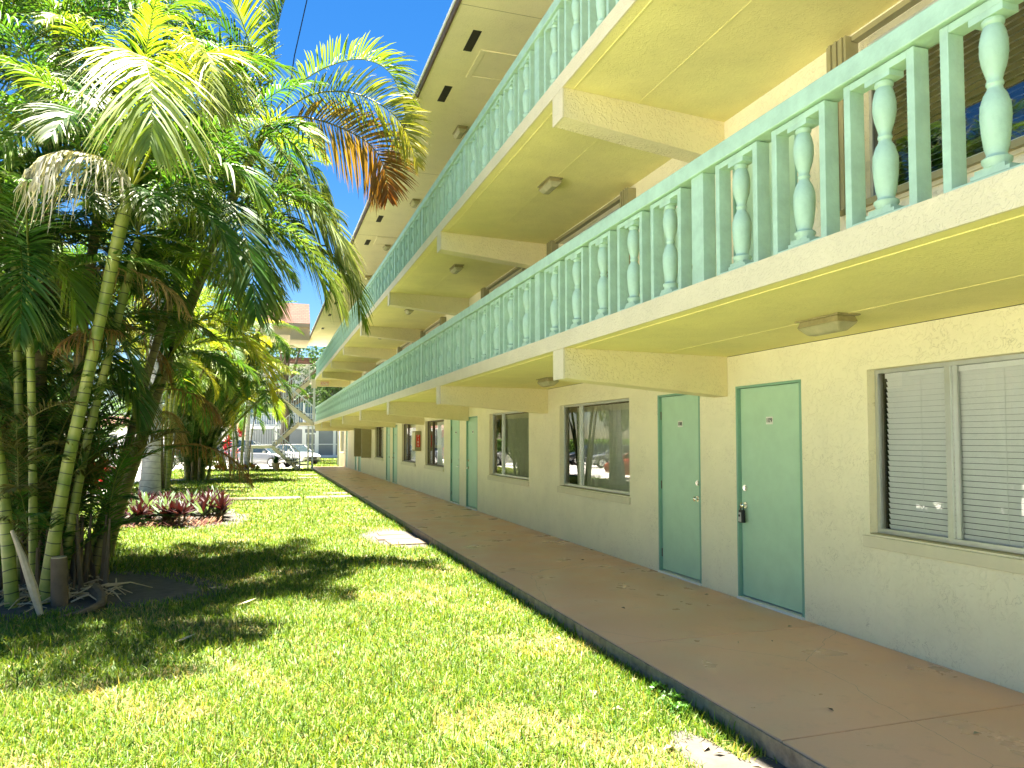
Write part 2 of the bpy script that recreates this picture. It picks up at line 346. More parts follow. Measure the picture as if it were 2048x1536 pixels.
# ------------------------------------------------------------------ fronds
class Leaves:
    def __init__(s): s.V = []; s.F = []; s.T = []; s.n = 0
    def add(s, V, F, T):
        s.V.append(V); s.F.append(F + s.n); s.T.append(T); s.n += len(V)
    def build(s, name, m, parent, label=None):
        o = np_mesh(name, np.vstack(s.V), np.vstack(s.F), m, np.vstack(s.T), parent)
        if label: o['label'] = label
        return o
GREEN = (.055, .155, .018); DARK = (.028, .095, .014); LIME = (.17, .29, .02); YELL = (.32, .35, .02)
BROWN = (.30, .12, .025); PALE = (.62, .60, .50); SILV = (.33, .42, .25)
def frond(L, rach, ll, col, n=52, droop=.5, vee=.45, w=.032, tipcol=None, start=.16, spread=1.0, ragged=0.0, curlcol=None, twist=0.0):
    """feather leaf along a rachis polyline; ll = longest leaflet, droop = fall of leaflet tips"""
    n = int(n*1.35); w = w*.72
    P = spline(rach, 26); nb = len(P)
    T = np.gradient(P, axis=0); T /= np.linalg.norm(T, axis=1)[:, None]
    up = np.array([0, 0, 1.0])
    chord = P[-1]-P[0]; hs = np.cross(chord, up); hs[2] = 0
    if np.linalg.norm(hs) < 1e-3: hs = np.array([1.0, 0, 0])
    hs /= np.linalg.norm(hs)
    S = hs[None, :] - T*(T@hs)[:, None]; S /= np.linalg.norm(S, axis=1)[:, None]
    U = np.cross(S, T)
    if twist: S, U = S*math.cos(twist)+U*math.sin(twist), U*math.cos(twist)-S*math.sin(twist)
    # rachis: triangular thin tube
    rw = np.linspace(.014, .003, nb)*(ll/.5)**.5
    V = np.empty((nb*3, 3)); 
    V[0::3] = P+S*rw[:, None]; V[1::3] = P-S*rw[:, None]; V[2::3] = P-U*rw[:, None]
    F = []
    for i in range(nb-1):
        for a, b in ((0, 1), (1, 2), (2, 0)): F.append((3*i+a, 3*i+b, 3*i+3+b, 3*i+3+a))
    rc = np.array(col)*.6+np.array((.35, .33, .08))*.4
    L.add(V, np.array(F), np.tile(rc, (len(V), 1)))
    us = np.linspace(start, .995, n)
    for side in (-1, 1):
        u = np.clip(us + rng.normal(0, .004, n), 0, 1)
        idx = u*(nb-1); i0 = np.minimum(idx.astype(int), nb-2); fr = (idx-i0)[:, None]
        p = P[i0]*(1-fr)+P[i0+1]*fr; t = T[i0]*(1-fr)+T[i0+1]*fr; s_ = (S[i0]*(1-fr)+S[i0+1]*fr)*side; u_ = U[i0]*(1-fr)+U[i0+1]*fr
        prof = np.clip(np.sin(np.pi*np.clip((u-start)/(1.02-start), 0, 1)**.75)*.75+.32, .2, 1)
        prof *= 1-.45*np.clip((u-.75)/.25, 0, 1)
        ln = ll*prof*rng.uniform(.86, 1.06, n)
        sweep = (.35+.75*u+rng.normal(0, .06, n))[:, None]
        vv = (vee+rng.normal(0, .14, n))[:, None]
        d = (s_*np.cos(vv)+u_*np.sin(vv))*np.cos(sweep)*spread+t*np.sin(sweep)
        d /= np.linalg.norm(d, axis=1)[:, None]
        K = 5; wv = np.array([.45, 1.0, .95, .62, .06])*w*(.8+.2*ll/.6)
        dr = droop*rng.uniform(.7, 1.35, n)
        nx = np.cross(d, t); nx /= (np.linalg.norm(nx, axis=1)[:, None]+1e-9)
        wd = np.cross(nx, d)                       # blade width direction
        tw = rng.normal(0, .35+ragged, n)[:, None]
        wd = wd*np.cos(tw)+nx*np.sin(tw)
        pts = []
        for k in range(K):
            q = k/(K-1)
            c = p+d*(ln*q)[:, None]
            c = c + up*(-(dr*ln*q**2))[:, None]
            sh = 1-.25*np.minimum(dr, 1)*q**2
            c = p+(c-p)*sh[:, None] if True else c
            if ragged: c = c+rng.normal(0, ragged*.03, (n, 3))*q
            pts.append(c)
        V = np.empty((n, K, 2, 3))
        for k in range(K):
            V[:, k, 0] = pts[k]-wd*wv[k]*.5; V[:, k, 1] = pts[k]+wd*wv[k]*.5
        base = (np.arange(n)*K*2)[:, None, None]
        ff = np.array([[2*k, 2*k+1, 2*k+3, 2*k+2] for k in range(K-1)])[None]
        F = (base+ff).reshape(-1, 4)
        cc = np.array(col)[None]*rng.uniform(.75, 1.25, (n, 1))
        cc = np.repeat(cc[:, None, :], K*2, 1)
        if tipcol is not None:
            mixv = np.clip((u[:, None]-.35)*1.6, 0, 1)[:, :, None]*.8
            cc = cc*(1-mixv)+np.array(tipcol)[None, None]*mixv
        tipb = np.repeat(np.linspace(0, 1, K), 2)[None, :, None]**3*.35
        cc = cc*(1-tipb)+np.array(curlcol or (.34, .27, .06))[None, None]*tipb
        L.add(V.reshape(-1, 3), F, cc.reshape(-1, 3))
def rand_frond(L, hub, az, el, length, ll, col, **kw):
    """rachis arching under its own weight"""
    P = [np.array(hub, float)]; e = el; n = 9; bend = kw.pop('bend', 1.6)
    for i in range(n):
        t = (i+1)/n
        d = np.array([math.sin(az)*math.cos(e), math.cos(az)*math.cos(e), math.sin(e)])
        P.append(P[-1]+d*length/n); e = el-bend*t**1.3
        az += rng.normal(0, .03)
    frond(L, P, ll, col, **kw)
def crown(L, hub, k, length, ll, cols, el=(.2, 1.35), **kw):
    a0 = rng.uniform(0, 6.28)
    for i in range(k):
        az = a0+i*2.4+rng.normal(0, .2); q = i/max(1, k-1)
        e = el[0]+(el[1]-el[0])*q+rng.normal(0, .08)
        c = cols[rng.integers(len(cols))]
        f = rng.uniform(.85, 1.1)
        rand_frond(L, hub, az, e, length*f, ll*f, c, bend=kw.get('bend', 1.5)*rng.uniform(.8, 1.15),
                   n=kw.get('n', 44), droop=kw.get('droop', .45)*rng.uniform(.7, 1.4), vee=kw.get('vee', .4), w=kw.get('w', .032))

# ================================================================== SETTING
XE, XW = 2.70, 4.64            # balcony edge, wall plane
GZ = 0.0
mb = MB(); mb.poly([(-400,-300,0),(400,-300,0),(400,600,0),(-400,600,0)])
settag(mb.build('ground', M['ground']), kind='structure')
mb = MB()
mb.poly([(-19,-40,.004),(-4.9,-40,.004),(-4.9,48.2,.004),(-19,48.2,.004)]); mb.poly([(-19,48.2,.004),(2.3,48.2,.004),(2.3,73,.004),(-19,73,.004)])
mb.poly([(-19,73,.004),(-6,73,.004),(-6,110,.004),(-19,110,.004)])
settag(mb.build('parking_lot', M['lot']), kind='structure')
# walkway slab with joints (slabs separated by narrow grooves)
js = [-8.6, -4.6, -.55, 3.46, 5.46, 8.9, 12.33, 15.8, 19.2, 22.7, 26.1, 29.6, 33.0, 36.5, 40, 43.4, 47.2]
mb = MB()
for a, b in zip(js[:-1], js[1:]):
    mb.box(2.672, XW+.0, a+.004, b-.004, .012, .12, 0)
wk = mb.build('walkway', [M['walk']], bevel=.006); settag(wk, kind='structure')
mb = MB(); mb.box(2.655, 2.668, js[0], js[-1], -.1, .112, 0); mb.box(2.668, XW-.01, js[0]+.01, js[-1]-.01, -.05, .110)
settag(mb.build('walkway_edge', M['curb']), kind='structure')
# concrete garden path + stepping slabs
mb = MB(); mb.box(-4.9, 1.05, 22.95, 23.85, -.05, .03)
settag(mb.build('garden_path', M['concrete'], bevel=.01), kind='structure')
def slab(name, x0, x1, y0, y1, lab):
    m_ = MB(); j = lambda: random.uniform(-.04, .04)
    P = [(x0+j(), y0+j()), (x1+j(), y0+j()), (x1+j(), y1+j()), (x0+j(), y1+j())]
    m_.hexa([(x, y, -.02) for x, y in P]+[(x, y, .028) for x, y in P])
    settag(m_.build(name, M['concrete'], bevel=.012, origin=((x0+x1)/2, (y0+y1)/2, 0)), lab, 'stepping stone', 'concrete stepping slabs set in the grass')
slab('stepping_stone', 2.02, 2.58, 12.45, 13.05, 'nearest tan concrete slab beside the walkway curb in bare sand')
slab('stepping_stone', 1.92, 2.52, 13.12, 13.62, 'tan concrete slab just beyond the nearest one by the curb')
slab('stepping_stone', 1.98, 2.45, 13.7, 14.2, 'farthest of the three tan slabs lying together by the curb')
slab('stepping_stone', 1.2, 1.85, 23.0, 23.8, 'concrete slab at the end of the narrow cross path')
slab('stepping_stone', 1.93, 2.6, 23.1, 23.9, 'concrete slab between the cross path and the walkway curb')
slab('stepping_stone', 1.8, 2.6, 24.6, 25.3, 'concrete slab just beyond the cross path by the curb')
slab('stepping_stone', 1.5, 2.4, 35.2, 36, 'concrete slab on far grass beside the walkway')
slab('stepping_stone', 1.6, 2.5, 38.2, 39.2, 'farthest concrete slab near the outdoor stairs')
# dirt
def blob(name, cx, cy, rx, ry, z, m, n=60, seed=1, amp=.18):
    r = random.Random(seed); ph = [r.uniform(0, 6.28) for _ in range(5)]; P = []
    for i in range(n):
        a = 2*math.pi*i/n; k = 1+sum(amp/(j+1)*math.sin((j+2)*a+ph[j]) for j in range(5))
        P.append((cx+rx*k*math.cos(a), cy+ry*k*math.sin(a), z))
    b = MB(); b.poly(P); return settag(b.build(name, m), kind='structure'), P
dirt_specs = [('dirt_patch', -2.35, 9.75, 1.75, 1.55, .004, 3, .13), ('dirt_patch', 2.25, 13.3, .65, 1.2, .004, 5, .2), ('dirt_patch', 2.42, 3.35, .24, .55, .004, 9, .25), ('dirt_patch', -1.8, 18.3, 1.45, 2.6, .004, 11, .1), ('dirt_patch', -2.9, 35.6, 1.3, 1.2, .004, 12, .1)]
for nme, cx, cy, rx, ry, z, sd, am in dirt_specs: blob(nme, cx, cy, rx, ry, z, M['dirt_and_shade'], seed=sd, amp=am)
def in_dirt(x, y):
    m = np.zeros(len(x), bool)
    for nme, cx, cy, rx, ry, z, sd, am in dirt_specs:
        r = random.Random(sd); ph = [r.uniform(0, 6.28) for _ in range(5)]
        a = np.arctan2((y-cy)/ry, (x-cx)/rx); k = 1+sum(am/(j+1)*np.sin((j+2)*a+ph[j]) for j in range(5))
        d = np.hypot((x-cx)/rx, (y-cy)/ry)/k
        lim = np.where(rng.random(len(x)) < .3, .80, .96)
        m |= d < lim
    m |= (y > 22.93) & (y < 23.87) & (x < 1.05)
    for (x0, x1, y0, y1) in ((1.92,2.58,12.4,14.25),(1.2,2.6,23,23.9),(1.8,2.6,24.6,25.3),(1.5,2.4,35.2,36),(1.6,2.5,38.2,39.2)):
        m |= (x > x0) & (x < x1) & (y > y0) & (y < y1) & (rng.random(len(x)) < .9)
    return m
# grass blades
def patchiness(x, y):
    return (np.sin(x*2.3+1.1*np.sin(y*1.7))+np.sin(y*2.9+1.3*np.sin(x*2.1+2))+np.sin((x+y)*5.1+np.sin(x*7)))/3
def grass_zone(x0, x1, y0, y1, dens, h, w, seglean=1.0):
    n = int((x1-x0)*(y1-y0)*dens)
    x = rng.uniform(x0, x1, n); y = rng.uniform(y0, y1, n)
    keep = ~in_dirt(x, y)
    # inside camera wedge (plus margin) only
    keep &= (x > -.30*y-1.6) 
    pt = patchiness(x, y)
    keep &= rng.random(n) < np.clip(.86+.35*pt, .35, 1)
    x = x[keep]; y = y[keep]; pt = pt[keep]; n = len(x)
    hh = h*rng.uniform(.45, 1.25, n)*(1+.15*pt); ww = w*rng.uniform(.7, 1.3, n)
    a = rng.uniform(0, 2*np.pi, n); lean = rng.uniform(.15, 1.25, n)*seglean
    tall = rng.random(n) < .03; hh[tall] *= 1.7; lean[tall] *= .5
    dx = np.cos(a); dy = np.sin(a); b = a+np.pi/2+rng.normal(0, .5, n); wx = np.cos(b); wy = np.sin(b)
    V = np.empty((n, 6, 3))
    for k, (q, wk_) in enumerate(((0, .8), (.55, 1.0), (1.0, .12))):
        ox = dx*hh*lean*q**1.6; oy = dy*hh*lean*q**1.6; oz = hh*q/np.sqrt(1+.5*lean**2)*(1-.28*lean*q)
        for j, s in enumerate((-.5, .5)):
            V[:, 2*k+j, 0] = x+ox+wx*ww*wk_*s; V[:, 2*k+j, 1] = y+oy+wy*ww*wk_*s; V[:, 2*k+j, 2] = oz
    F = (np.arange(n)*6)[:, None, None]+np.array([[0,1,3,2],[2,3,5,4]])[None]
    base = np.array([.13, .24, .020]); dry = np.array([.40, .33, .12]); lime = np.array([.23, .31, .028]); dk = np.array([.045, .13, .014])
    r = rng.random((n, 1)); t = np.where(r < .48, base, np.where(r < .78, lime, np.where(r < .92, dk, dry)))
    t = t*rng.uniform(.6, 1.14, (n, 1))*np.array([.97, .95, 1.0])
    t = np.where((pt[:, None] < -.45) & (rng.random((n, 1)) < .35), dry, t)
    return V.reshape(-1, 3), F.reshape(-1, 4), np.repeat(t, 6, 0)
zones = [(-2.2, 2.64, 1.6, 6.0, 6500, .062, .0068), (-3.2, 2.64, 6.0, 10, 3200, .066, .0085), (-5, 2.64, 10, 16, 1500, .07, .012),
         (-4.9, 2.62, 16, 26, 700, .07, .018), (-4.9, 2.62, 26, 48, 260, .07, .03)]
V = []; F = []; T = []; off = 0
for z in zones:
    v, f, t = grass_zone(*z); V.append(v); F.append(f+off); T.append(t); off += len(v)
g = np_mesh('lawn_grass', np.vstack(V), np.vstack(F), M['grass'], np.vstack(T)); settag(g, kind='stuff')
# darker coarse weeds hugging the curb
v, f, t = grass_zone(2.46, 2.66, 3.2, 44, 520, .07, .012, .6)
t = t*np.array([.7, .95, .8]); g = np_mesh('curb_weeds', v, f, M['grass'], t); settag(g, kind='stuff')
# far strip beside the end of the block
v, f, t = grass_zone(3.0, 9.0, 49.5, 72, 120, .08, .05); g = np_mesh('far_grass', v, f, M['grass'], t); settag(g, kind='stuff')

# ================================================================== BUILDING
B = empty('apartment_building', (XW, 20, 0), 'long three storey cream stucco apartment block with mint balustrades and covered walkway', 'building')
F1, F2 = 2.62, 5.15; SL = .145; RO = 7.64
P = 10.97
YA, YB = -6.5, 44.2
doorsY = []; winsY = []
for k in range(-1, 4):
    o_ = k*P
    doorsY += [(5.66+o_, 6.66+o_, 1), (7.34+o_, 8.29+o_, -1)]
    winsY += [(9.06+o_, 11.57+o_), (13.10+o_, 15.66+o_ if k >= 0 else 4.87)]
doorsY = [d for d in doorsY if d[0] > -4 and d[1] < 43.9]; winsY = [w for w in winsY if w[0] > -4 and w[1] < 43.9]
g_wins = winsY+[(47.3, 49.6)] ; g_doors = doorsY+[(45.0, 46.0, 1)]
def wall(name, ya, yb, z0, z1, ops, parent, x=XW, depth=.14):
    ys = sorted({ya, yb, *[o[0] for o in ops], *[o[1] for o in ops]}); zs = sorted({z0, z1, *[o[2] for o in ops], *[o[3] for o in ops]})
    m_ = MB()
    def solid(i, j):
        if i < 0 or j < 0 or i >= len(ys)-1 or j >= len(zs)-1: return False
        cy = (ys[i]+ys[i+1])/2; cz = (zs[j]+zs[j+1])/2
        return not any(o[0] < cy < o[1] and o[2] < cz < o[3] for o in ops)
    for i in range(len(ys)-1):
        for j in range(len(zs)-1):
            if not solid(i, j): continue
            a, b, c, d = ys[i], ys[i+1], zs[j], zs[j+1]; X0, X1 = x, x+depth
            m_.poly([(X0,a,c),(X0,a,d),(X0,b,d),(X0,b,c)]); m_.poly([(X1,a,c),(X1,b,c),(X1,b,d),(X1,a,d)])
            if not solid(i-1, j): m_.poly([(X0,a,c),(X1,a,c),(X1,a,d),(X0,a,d)])
            if not solid(i+1, j): m_.poly([(X0,b,c),(X0,b,d),(X1,b,d),(X1,b,c)])
            if not solid(i, j-1): m_.poly([(X0,a,c),(X0,b,c),(X1,b,c),(X1,a,c)])
            if not solid(i, j+1): m_.poly([(X0,a,d),(X1,a,d),(X1,b,d),(X0,b,d)])
    return m_.build(name, M['wall'], parent)
wz0, wz1 = .985, 2.31
ops = [(a, b, .14, 2.295) for a, b, s in g_doors]+[(a, b, wz0, wz1) for a, b in g_wins]
wall('wall', YA, 50.9, .02, 2.615, ops, B)
ops = [(a, b, F1+SL+.02, F1+SL+2.12) for a, b, s in doorsY]+[(a, b, 3.70, 5.03) for a, b in winsY]
wall('wall', YA, YB, F1+SL+.001, F2-.001, ops, B)
ops = [(a, b, F2+SL+.02, F2+SL+2.12) for a, b, s in doorsY]+[(a, b, 6.25, 7.5) for a, b in winsY]
wall('wall', YA, YB, F2+SL+.001, RO-.001, ops, B)
m_ = MB(); m_.box(XW+.14, 13, YB-.2, YB, 2.9, RO-.01); m_.box(XW+.14, 13, 50.7, 50.9, 0, 2.6); m_.box(12.8, 13, YA, YB-.2, 0, RO-.01); m_.box(12.8, 13, YB-.2, 50.7, 0, 2.6)
m_.box(XW+.14, 13, YA, YA+.2, 0, RO-.01)
m_.build('wall', M['wall'], B)
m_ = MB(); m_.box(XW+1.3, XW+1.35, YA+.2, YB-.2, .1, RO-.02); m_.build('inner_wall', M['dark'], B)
for k, zf in enumerate((F1, F2)):
    m_ = MB(); m_.box(XE, XW-.0, YA, YB, zf, zf+SL, 0); m_.box(XW, 12.79, YA+.2, YB-.2, zf+.002, zf+SL-.002, 1)
    sl = m_.build('floor_slab', [M['ceiling'], M['dark']], B)
    # the outer band of the slab is a lighter, thicker stucco coat
    m_ = MB(); m_.box(XE-.018, XE-.001, YA, YB, zf-.004, zf+SL+.004)
    m_.build('slab_fascia', M['fascia'], B)
    m_ = MB(); sx = 3.83 if k == 0 else 3.55
    m_.box(sx-.008, sx+.008, YA, YB-.4, zf-.004, zf-.0005); m_.box(XE+.10, XE+.112, YA, YB-.3, zf-.006, zf-.0005)
    m_.build('ceiling_seam', M['ceiling'], B)
if True:
    m_ = MB(); m_.box(XW+.005, 13, YB+.001, 50.95, 2.615, 2.75); m_.build('low_roof', M['trim'], B)
# beams
for zf in (F1, F2):
    for k in range(-1, 8):
        y = 6.60+5.3*k; t = .255; sk = .20; zb0, zb1 = zf-.29, zf-.42
        x0, x1 = XE+.005, XW-.002
        if k == 7: y = 43.86; sk = 0.0; zb0 = zb1 = zf-.36
        m_ = MB()
        m_.hexa([(x0,y,zb0),(x1,y+sk,zb1),(x1,y+t+sk,zb1),(x0,y+t,zb0),(x0,y,zf-.001),(x1,y+sk,zf-.001),(x1,y+t+sk,zf-.001),(x0,y+t,zf-.001)])
        b_ = m_.build('beam', M['beam'], B)
        m_ = MB(); m_.box(x0-.02, x0-.001, y-.004, y+t+.004, zb0-.006, zf-.006); m_.build('beam_end', M['fascia'], B)
# railings
prof = [(.052,.000),(.052,.018),(.060,.028),(.060,.040),(.044,.052),(.040,.062),(.050,.10),(.058,.17),(.062,.235),(.060,.285),(.046,.335),(.032,.36),(.030,.375),(.036,.385),(.034,.395),(.030,.405),(.036,.43),(.050,.48),(.057,.53),(.056,.58),(.048,.625),(.040,.648),(.037,.655),(.044,.662),(.046,.675),(.042,.685)]
fr_me = None
def make_frame(y, zb, xa=XE+.012, first=None):
    """one precast panel: a ring frame with a turned baluster inside"""
    w, d, t = .426, .088, .042; H = .722
    ya, yb = y-w/2, y+w/2; x0, x1 = xa, xa+d
    m_ = MB()
    m_.box(x0, x1, ya, ya+t, zb, zb+H); m_.box(x0, x1, yb-t, yb, zb, zb+H)
    m_.box(x0+.001, x1-.001, ya+t, yb-t, zb, zb+.022); m_.box(x0+.001, x1-.001, ya+t, yb-t, zb+H-.035, zb+H)
    return m_
def make_bal(y, zb, xa=XE+.012):
    m_ = MB(); cx = xa+.044; z0 = zb+.022
    m_.box(cx-.043, cx+.043, y-.085, y+.085, z0, z0+.016); m_.box(cx-.043, cx+.043, y-.066, y+.066, z0+.016, z0+.032)
    S = (.722-.022-.035-.032-.03)/.685
    m_.lathe([(r*.93, z0+.032+z*S) for r, z in prof], cx, y, 14)
    zt = zb+.722-.035-.03; m_.box(cx-.043, cx+.043, y-.075, y+.075, zt+.001, zt+.0295)
    return m_
protos = {}
for k, zf in enumerate((F1, F2)):
    zb = zf+SL+.003
    rail = MB()
    rail.box(XE-.012, XE+.118, YA, YB-.05, zb+.730, zb+.838); rail.build('handrail', M['rail'], B, bevel=.006)
    p = 1.20-3.09*1
    while p < YB:
        if p > -3 and p < YB-.1:
            if 'pier' not in protos:
                o = MB().box(XE+.008, XE+.104, p-.07, p+.07, zb, zb+.729).build('railing_post', M['rail'], B, bevel=.004); protos['pier'] = (o, p, zb)
            else:
                s, sp, sz = protos['pier']; o = s.copy(); C.objects.link(o); o.parent = B; o.location = (0, p-sp, zb-sz)
        for i in range(5):
            y = p+.43+.56*i
            if y < -1 or y > YB-.25: continue
            if 'frame' not in protos:
                of = make_frame(y, zb).build('railing_frame', M['rail'], B, bevel=.003)
                ob = make_bal(y, zb).build('baluster', M['rail'], of, smooth=True)
                protos['frame'] = (of, ob, y, zb)
            else:
                of, ob, sy, sz = protos['frame']
                c = of.copy(); C.objects.link(c); c.parent = B; c.location = (0, y-sy, zb-sz)
                c2 = ob.copy(); C.objects.link(c2); c2.parent = c; c2.location = (0, 0, 0)
        p += 3.09
# doors
def text_obj(name, s, size, loc, rot, m, parent=None, ext=.002, offx=0):
    cu = bpy.data.curves.new(name, 'FONT'); cu.body = s; cu.size = size; cu.align_x = 'CENTER'; cu.align_y = 'CENTER'; cu.extrude = ext
    o = bpy.data.objects.new(name+'_tmp', cu); C.objects.link(o)
    dg = bpy.context.evaluated_depsgraph_get(); me = bpy.data.meshes.new_from_object(o.evaluated_get(dg)); bpy.data.objects.remove(o)
    me.materials.clear(); me.materials.append(m)
    n = bpy.data.objects.new(name, me); C.objects.link(n); n.rotation_euler = rot
    if parent is not None: n.parent = parent; n.location = Vector(loc)-world_loc(parent)
    else: n.location = loc
    return n
ROTX = (math.pi/2, 0, -math.pi/2)      # text facing -X
def door(a, b, side, z0, num, detail=True, kind='knob'):
    z1 = z0+2.135
    m_ = MB(); x = XW+.035; fw = .028
    # jamb
    m_.box(XW-.004, XW+.13, a+.001, a+fw, z0, z1+.018); m_.box(XW-.004, XW+.13, b-fw, b-.001, z0, z1+.018); m_.box(XW-.004, XW+.13, a+fw, b-fw, z1-.004, z1+.018)
    d = MB().box(x, x+.045, a+fw+.004, b-fw-.004, z0+.02, z1-.008).build('door', M['teal'], B, bevel=.003)
    m_.build('door_frame', M['tealdark'], d)
    MB().box(XW-.02, XW+.12, a+.002, b-.002, z0-.045, z0+.004).build('threshold', M['white'], d)
    if detail:
        ky = (b-fw-.075) if side > 0 else (a+fw+.075)
        zk = z0+.935; zd = z0+1.11
        for zc, r1, r2, ln in ((zd, .034, .026, .022), (zk, .034, .028, .062)):
            k_ = MB()
            k_.tube([(x-.001, ky, zc), (x-.012, ky, zc)], [r1, r1*.95], 16)
            if ln > .05: k_.tube([(x-.012, ky, zc), (x-.03, ky, zc), (x-.038, ky, zc), (x-.056, ky, zc), (x-.064, ky, zc)], [.012, .012, .024, .029, .016], 16)
            else: k_.tube([(x-.012, ky, zc), (x-.024, ky, zc)], [r2, r2*.85], 16)
            k_.build('door_knob' if ln > .05 else 'deadbolt', M['chrome'], d, smooth=True)
        hy = (a+fw+.0) if side > 0 else (b-fw)
        for hz in (z0+.22, z0+1.05, z0+1.90):
            MB().tube([(x-.006, hy, hz-.05), (x-.006, hy, hz+.05)], .007, 8).build('hinge', M['brownframe'] if side < 0 else M['tealdark'], d)
        yc = (a+b)/2; zp = z0+1.79
        pl = MB().box(x-.006, x-.001, yc-.05, yc+.05, zp-.037, zp+.037).build('number_plate', M['white'], d)
        t = text_obj('number', num, .062, (x-.0075, yc, zp), ROTX, M['black'], d)
    return d
nums = {0: '110', 1: '109'}
num = 109
for a, b, s in g_doors:
    idx = int(round((a-5.66)/P*2)) if abs(((a-5.66)/P) % 1) < .05 or abs(((a-5.66)/P) % 1-1) < .05 else int(round((a-7.34)/P))*2+1
    n_ = 109-idx
    door(a, b, s, .14, str(n_), a > 0)
for a, b, s in doorsY:
    idx = int(round((a-5.66)/P))*2 if abs(((a-5.66)/P)-round((a-5.66)/P)) < .05 else int(round((a-7.34)/P))*2+1
    door(a, b, s, F1+SL+.02, str(209-idx), 0 < a < 12)
    MB().box(XW+.04, XW+.08, a+.03, b-.03, F2+SL+.03, F2+SL+2.1).build('door', M['teal'], B)
# windows
def window(a, b, z0, z1, style, split=.25, glass='glass', sill=True, shut=False, frame='alu'):
    x = XW+.085; A = M[frame]
    f = MB(); t = .032
    f.box(x-.01, x+.045, a+.002, b-.002, z0+.002, z0+t+.012); f.box(x-.01, x+.045, a+.002, b-.002, z1-t, z1-.002)
    f.box(x-.01, x+.045, a+.002, a+t, z0+t+.012, z1-t); f.box(x-.01, x+.045, b-t, b-.002, z0+t+.012, z1-t)
    ym = b-(b-a)*split
    f.box(x-.012, x+.012, ym-.022, ym+.022, z0+t+.012, z1-t); f.box(x+.014, x+.04, ym-.062, ym-.024, z0+t+.012, z1-t)
    fo = f.build('window', A, B)
    g_ = MB(); g_.poly([(x+.004, ym+.022, z0+t), (x+.004, b-t, z0+t), (x+.004, b-t, z1-t), (x+.004, ym+.022, z1-t)][::-1])
    g_.poly([(x+.02, a+t, z0+t), (x+.02, ym-.06, z0+t), (x+.02, ym-.06, z1-t), (x+.02, a+t, z1-t)][::-1])
    g_.build('pane', M[glass], fo)
    if sill:
        s_ = MB(); s_.box(XW-.032, XW-.001, a-.03, b+.05, z0-.105, z0-.012); s_.build('sill', M['trim'], fo, bevel=.006)
        MB().box(XW+.001, XW+.075, a+.001, b-.001, z0+.0005, z0+.008).build('window_ledge', M['olive'], fo)
    xi = x+.05
    if style == 'blind':
        s_ = MB(); n = 29
        for i in range(n):
            zc = z0+.06+(z1-z0-.14)*i/(n-1); tilt = .0200
            s_.hexa([(xi+.008, a+.04, zc-tilt), (xi+.011, a+.04, zc-tilt), (xi+.011, b-.07, zc-tilt), (xi+.008, b-.07, zc-tilt),
                     (xi-.010, a+.04, zc+tilt), (xi-.007, a+.04, zc+tilt), (xi-.007, b-.07, zc+tilt), (xi-.010, b-.07, zc+tilt)])
        for q in (.12, .35, .6, .85):
            yy = a+(b-a)*q; s_.box(xi-.016, xi-.014, yy-.002, yy+.002, z0+.06, z1-.08)
        s_.box(xi-.02, xi+.03, a+.04, b-.07, z1-.075, z1-.035)
        s_.build('blind', M['blind'], fo)
    elif style == 'slats':
        s_ = MB(); n = 26
        for i in range(n):
            zc = z0+.05+(z1-z0-.12)*i/(n-1)
            s_.hexa([(xi-.012, a+.04, zc+.001), (xi+.014, a+.04, zc+.006), (xi+.014, b-.04, zc+.006), (xi-.012, b-.04, zc+.001), (xi-.012, a+.04, zc+.004), (xi+.014, a+.04, zc+.009), (xi+.014, b-.04, zc+.009), (xi-.012, b-.04, zc+.004)])
        s_.build('blind', M['blind'], fo)
    elif style in ('curtain', 'part'):
        s_ = MB(); y0, y1 = (a+.05, b-.35) if style == 'curtain' else (a+(b-a)*.12, a+(b-a)*.62)
        n = int((y1-y0)*42); pr = None
        for i in range(n+1):
            yy = y0+(y1-y0)*i/n; xx = xi+.03+.018*math.sin(i*1.15)+.008*math.sin(i*.37)
            if pr: s_.poly([(pr[0], pr[1], z0+.03), (xx, yy, z0+.03), (xx, yy, z1-.05), (pr[0], pr[1], z1-.05)])
            pr = (xx, yy)
        s_.build('curtain', M['curtain' if style == 'curtain' else 'blind'], fo, smooth=True)
    if shut:
        for sgn in (1, -1):
            yb_ = b+.02 if sgn > 0 else a-.02
            s_ = MB(); nf = 7; L_ = .23 if shut == 1 else .30; dep = .13 if shut == 1 else .42
            for i in range(nf):
                y0 = yb_+sgn*L_*i/nf; y1 = yb_+sgn*L_*(i+.8)/nf
                s_.box(XW-dep-(.012 if i % 2 else 0), XW-.001, min(y0, y1), max(y0, y1), z0-.06, z1+.05)
            s_.build('storm_shutter', M['olive'], fo)
        for q0, q1 in ((z1+.004, z1+.05), (z0-.075, z0-.03)): MB().box(XW-.075, XW-.002, a-.015, b+.015, q0, q1).build('shutter_track', M['olive'] if shut == 1 else M['trim'], fo)
styles = {0: 'blind', 1: 'curtain', 2: 'curtain', 3: 'part', 4: 'part', 5: 'part', 6: 'part', 7: 'part'}
for a, b in g_wins:
    fr0 = 'alu'
    if 1 < a < 3: window(a, 4.85 if False else b, wz0, wz1, 'blind', .25)
    elif 9 < a < 10: window(a, b, wz0, wz1, 'curtain', .27)
    elif 13 < a < 14: window(a, b, wz0, wz1, 'curtain', .27)
    elif 34 < a < 36.5: window(a, b, wz0, wz1, 'part', .5, shut=2, frame='brownframe')
    elif a < 0: window(a, b, wz0, wz1, 'blind', .25)
    else: window(a, b, wz0, wz1, 'part', .3, frame='alu' if a > 40 else 'brownframe')
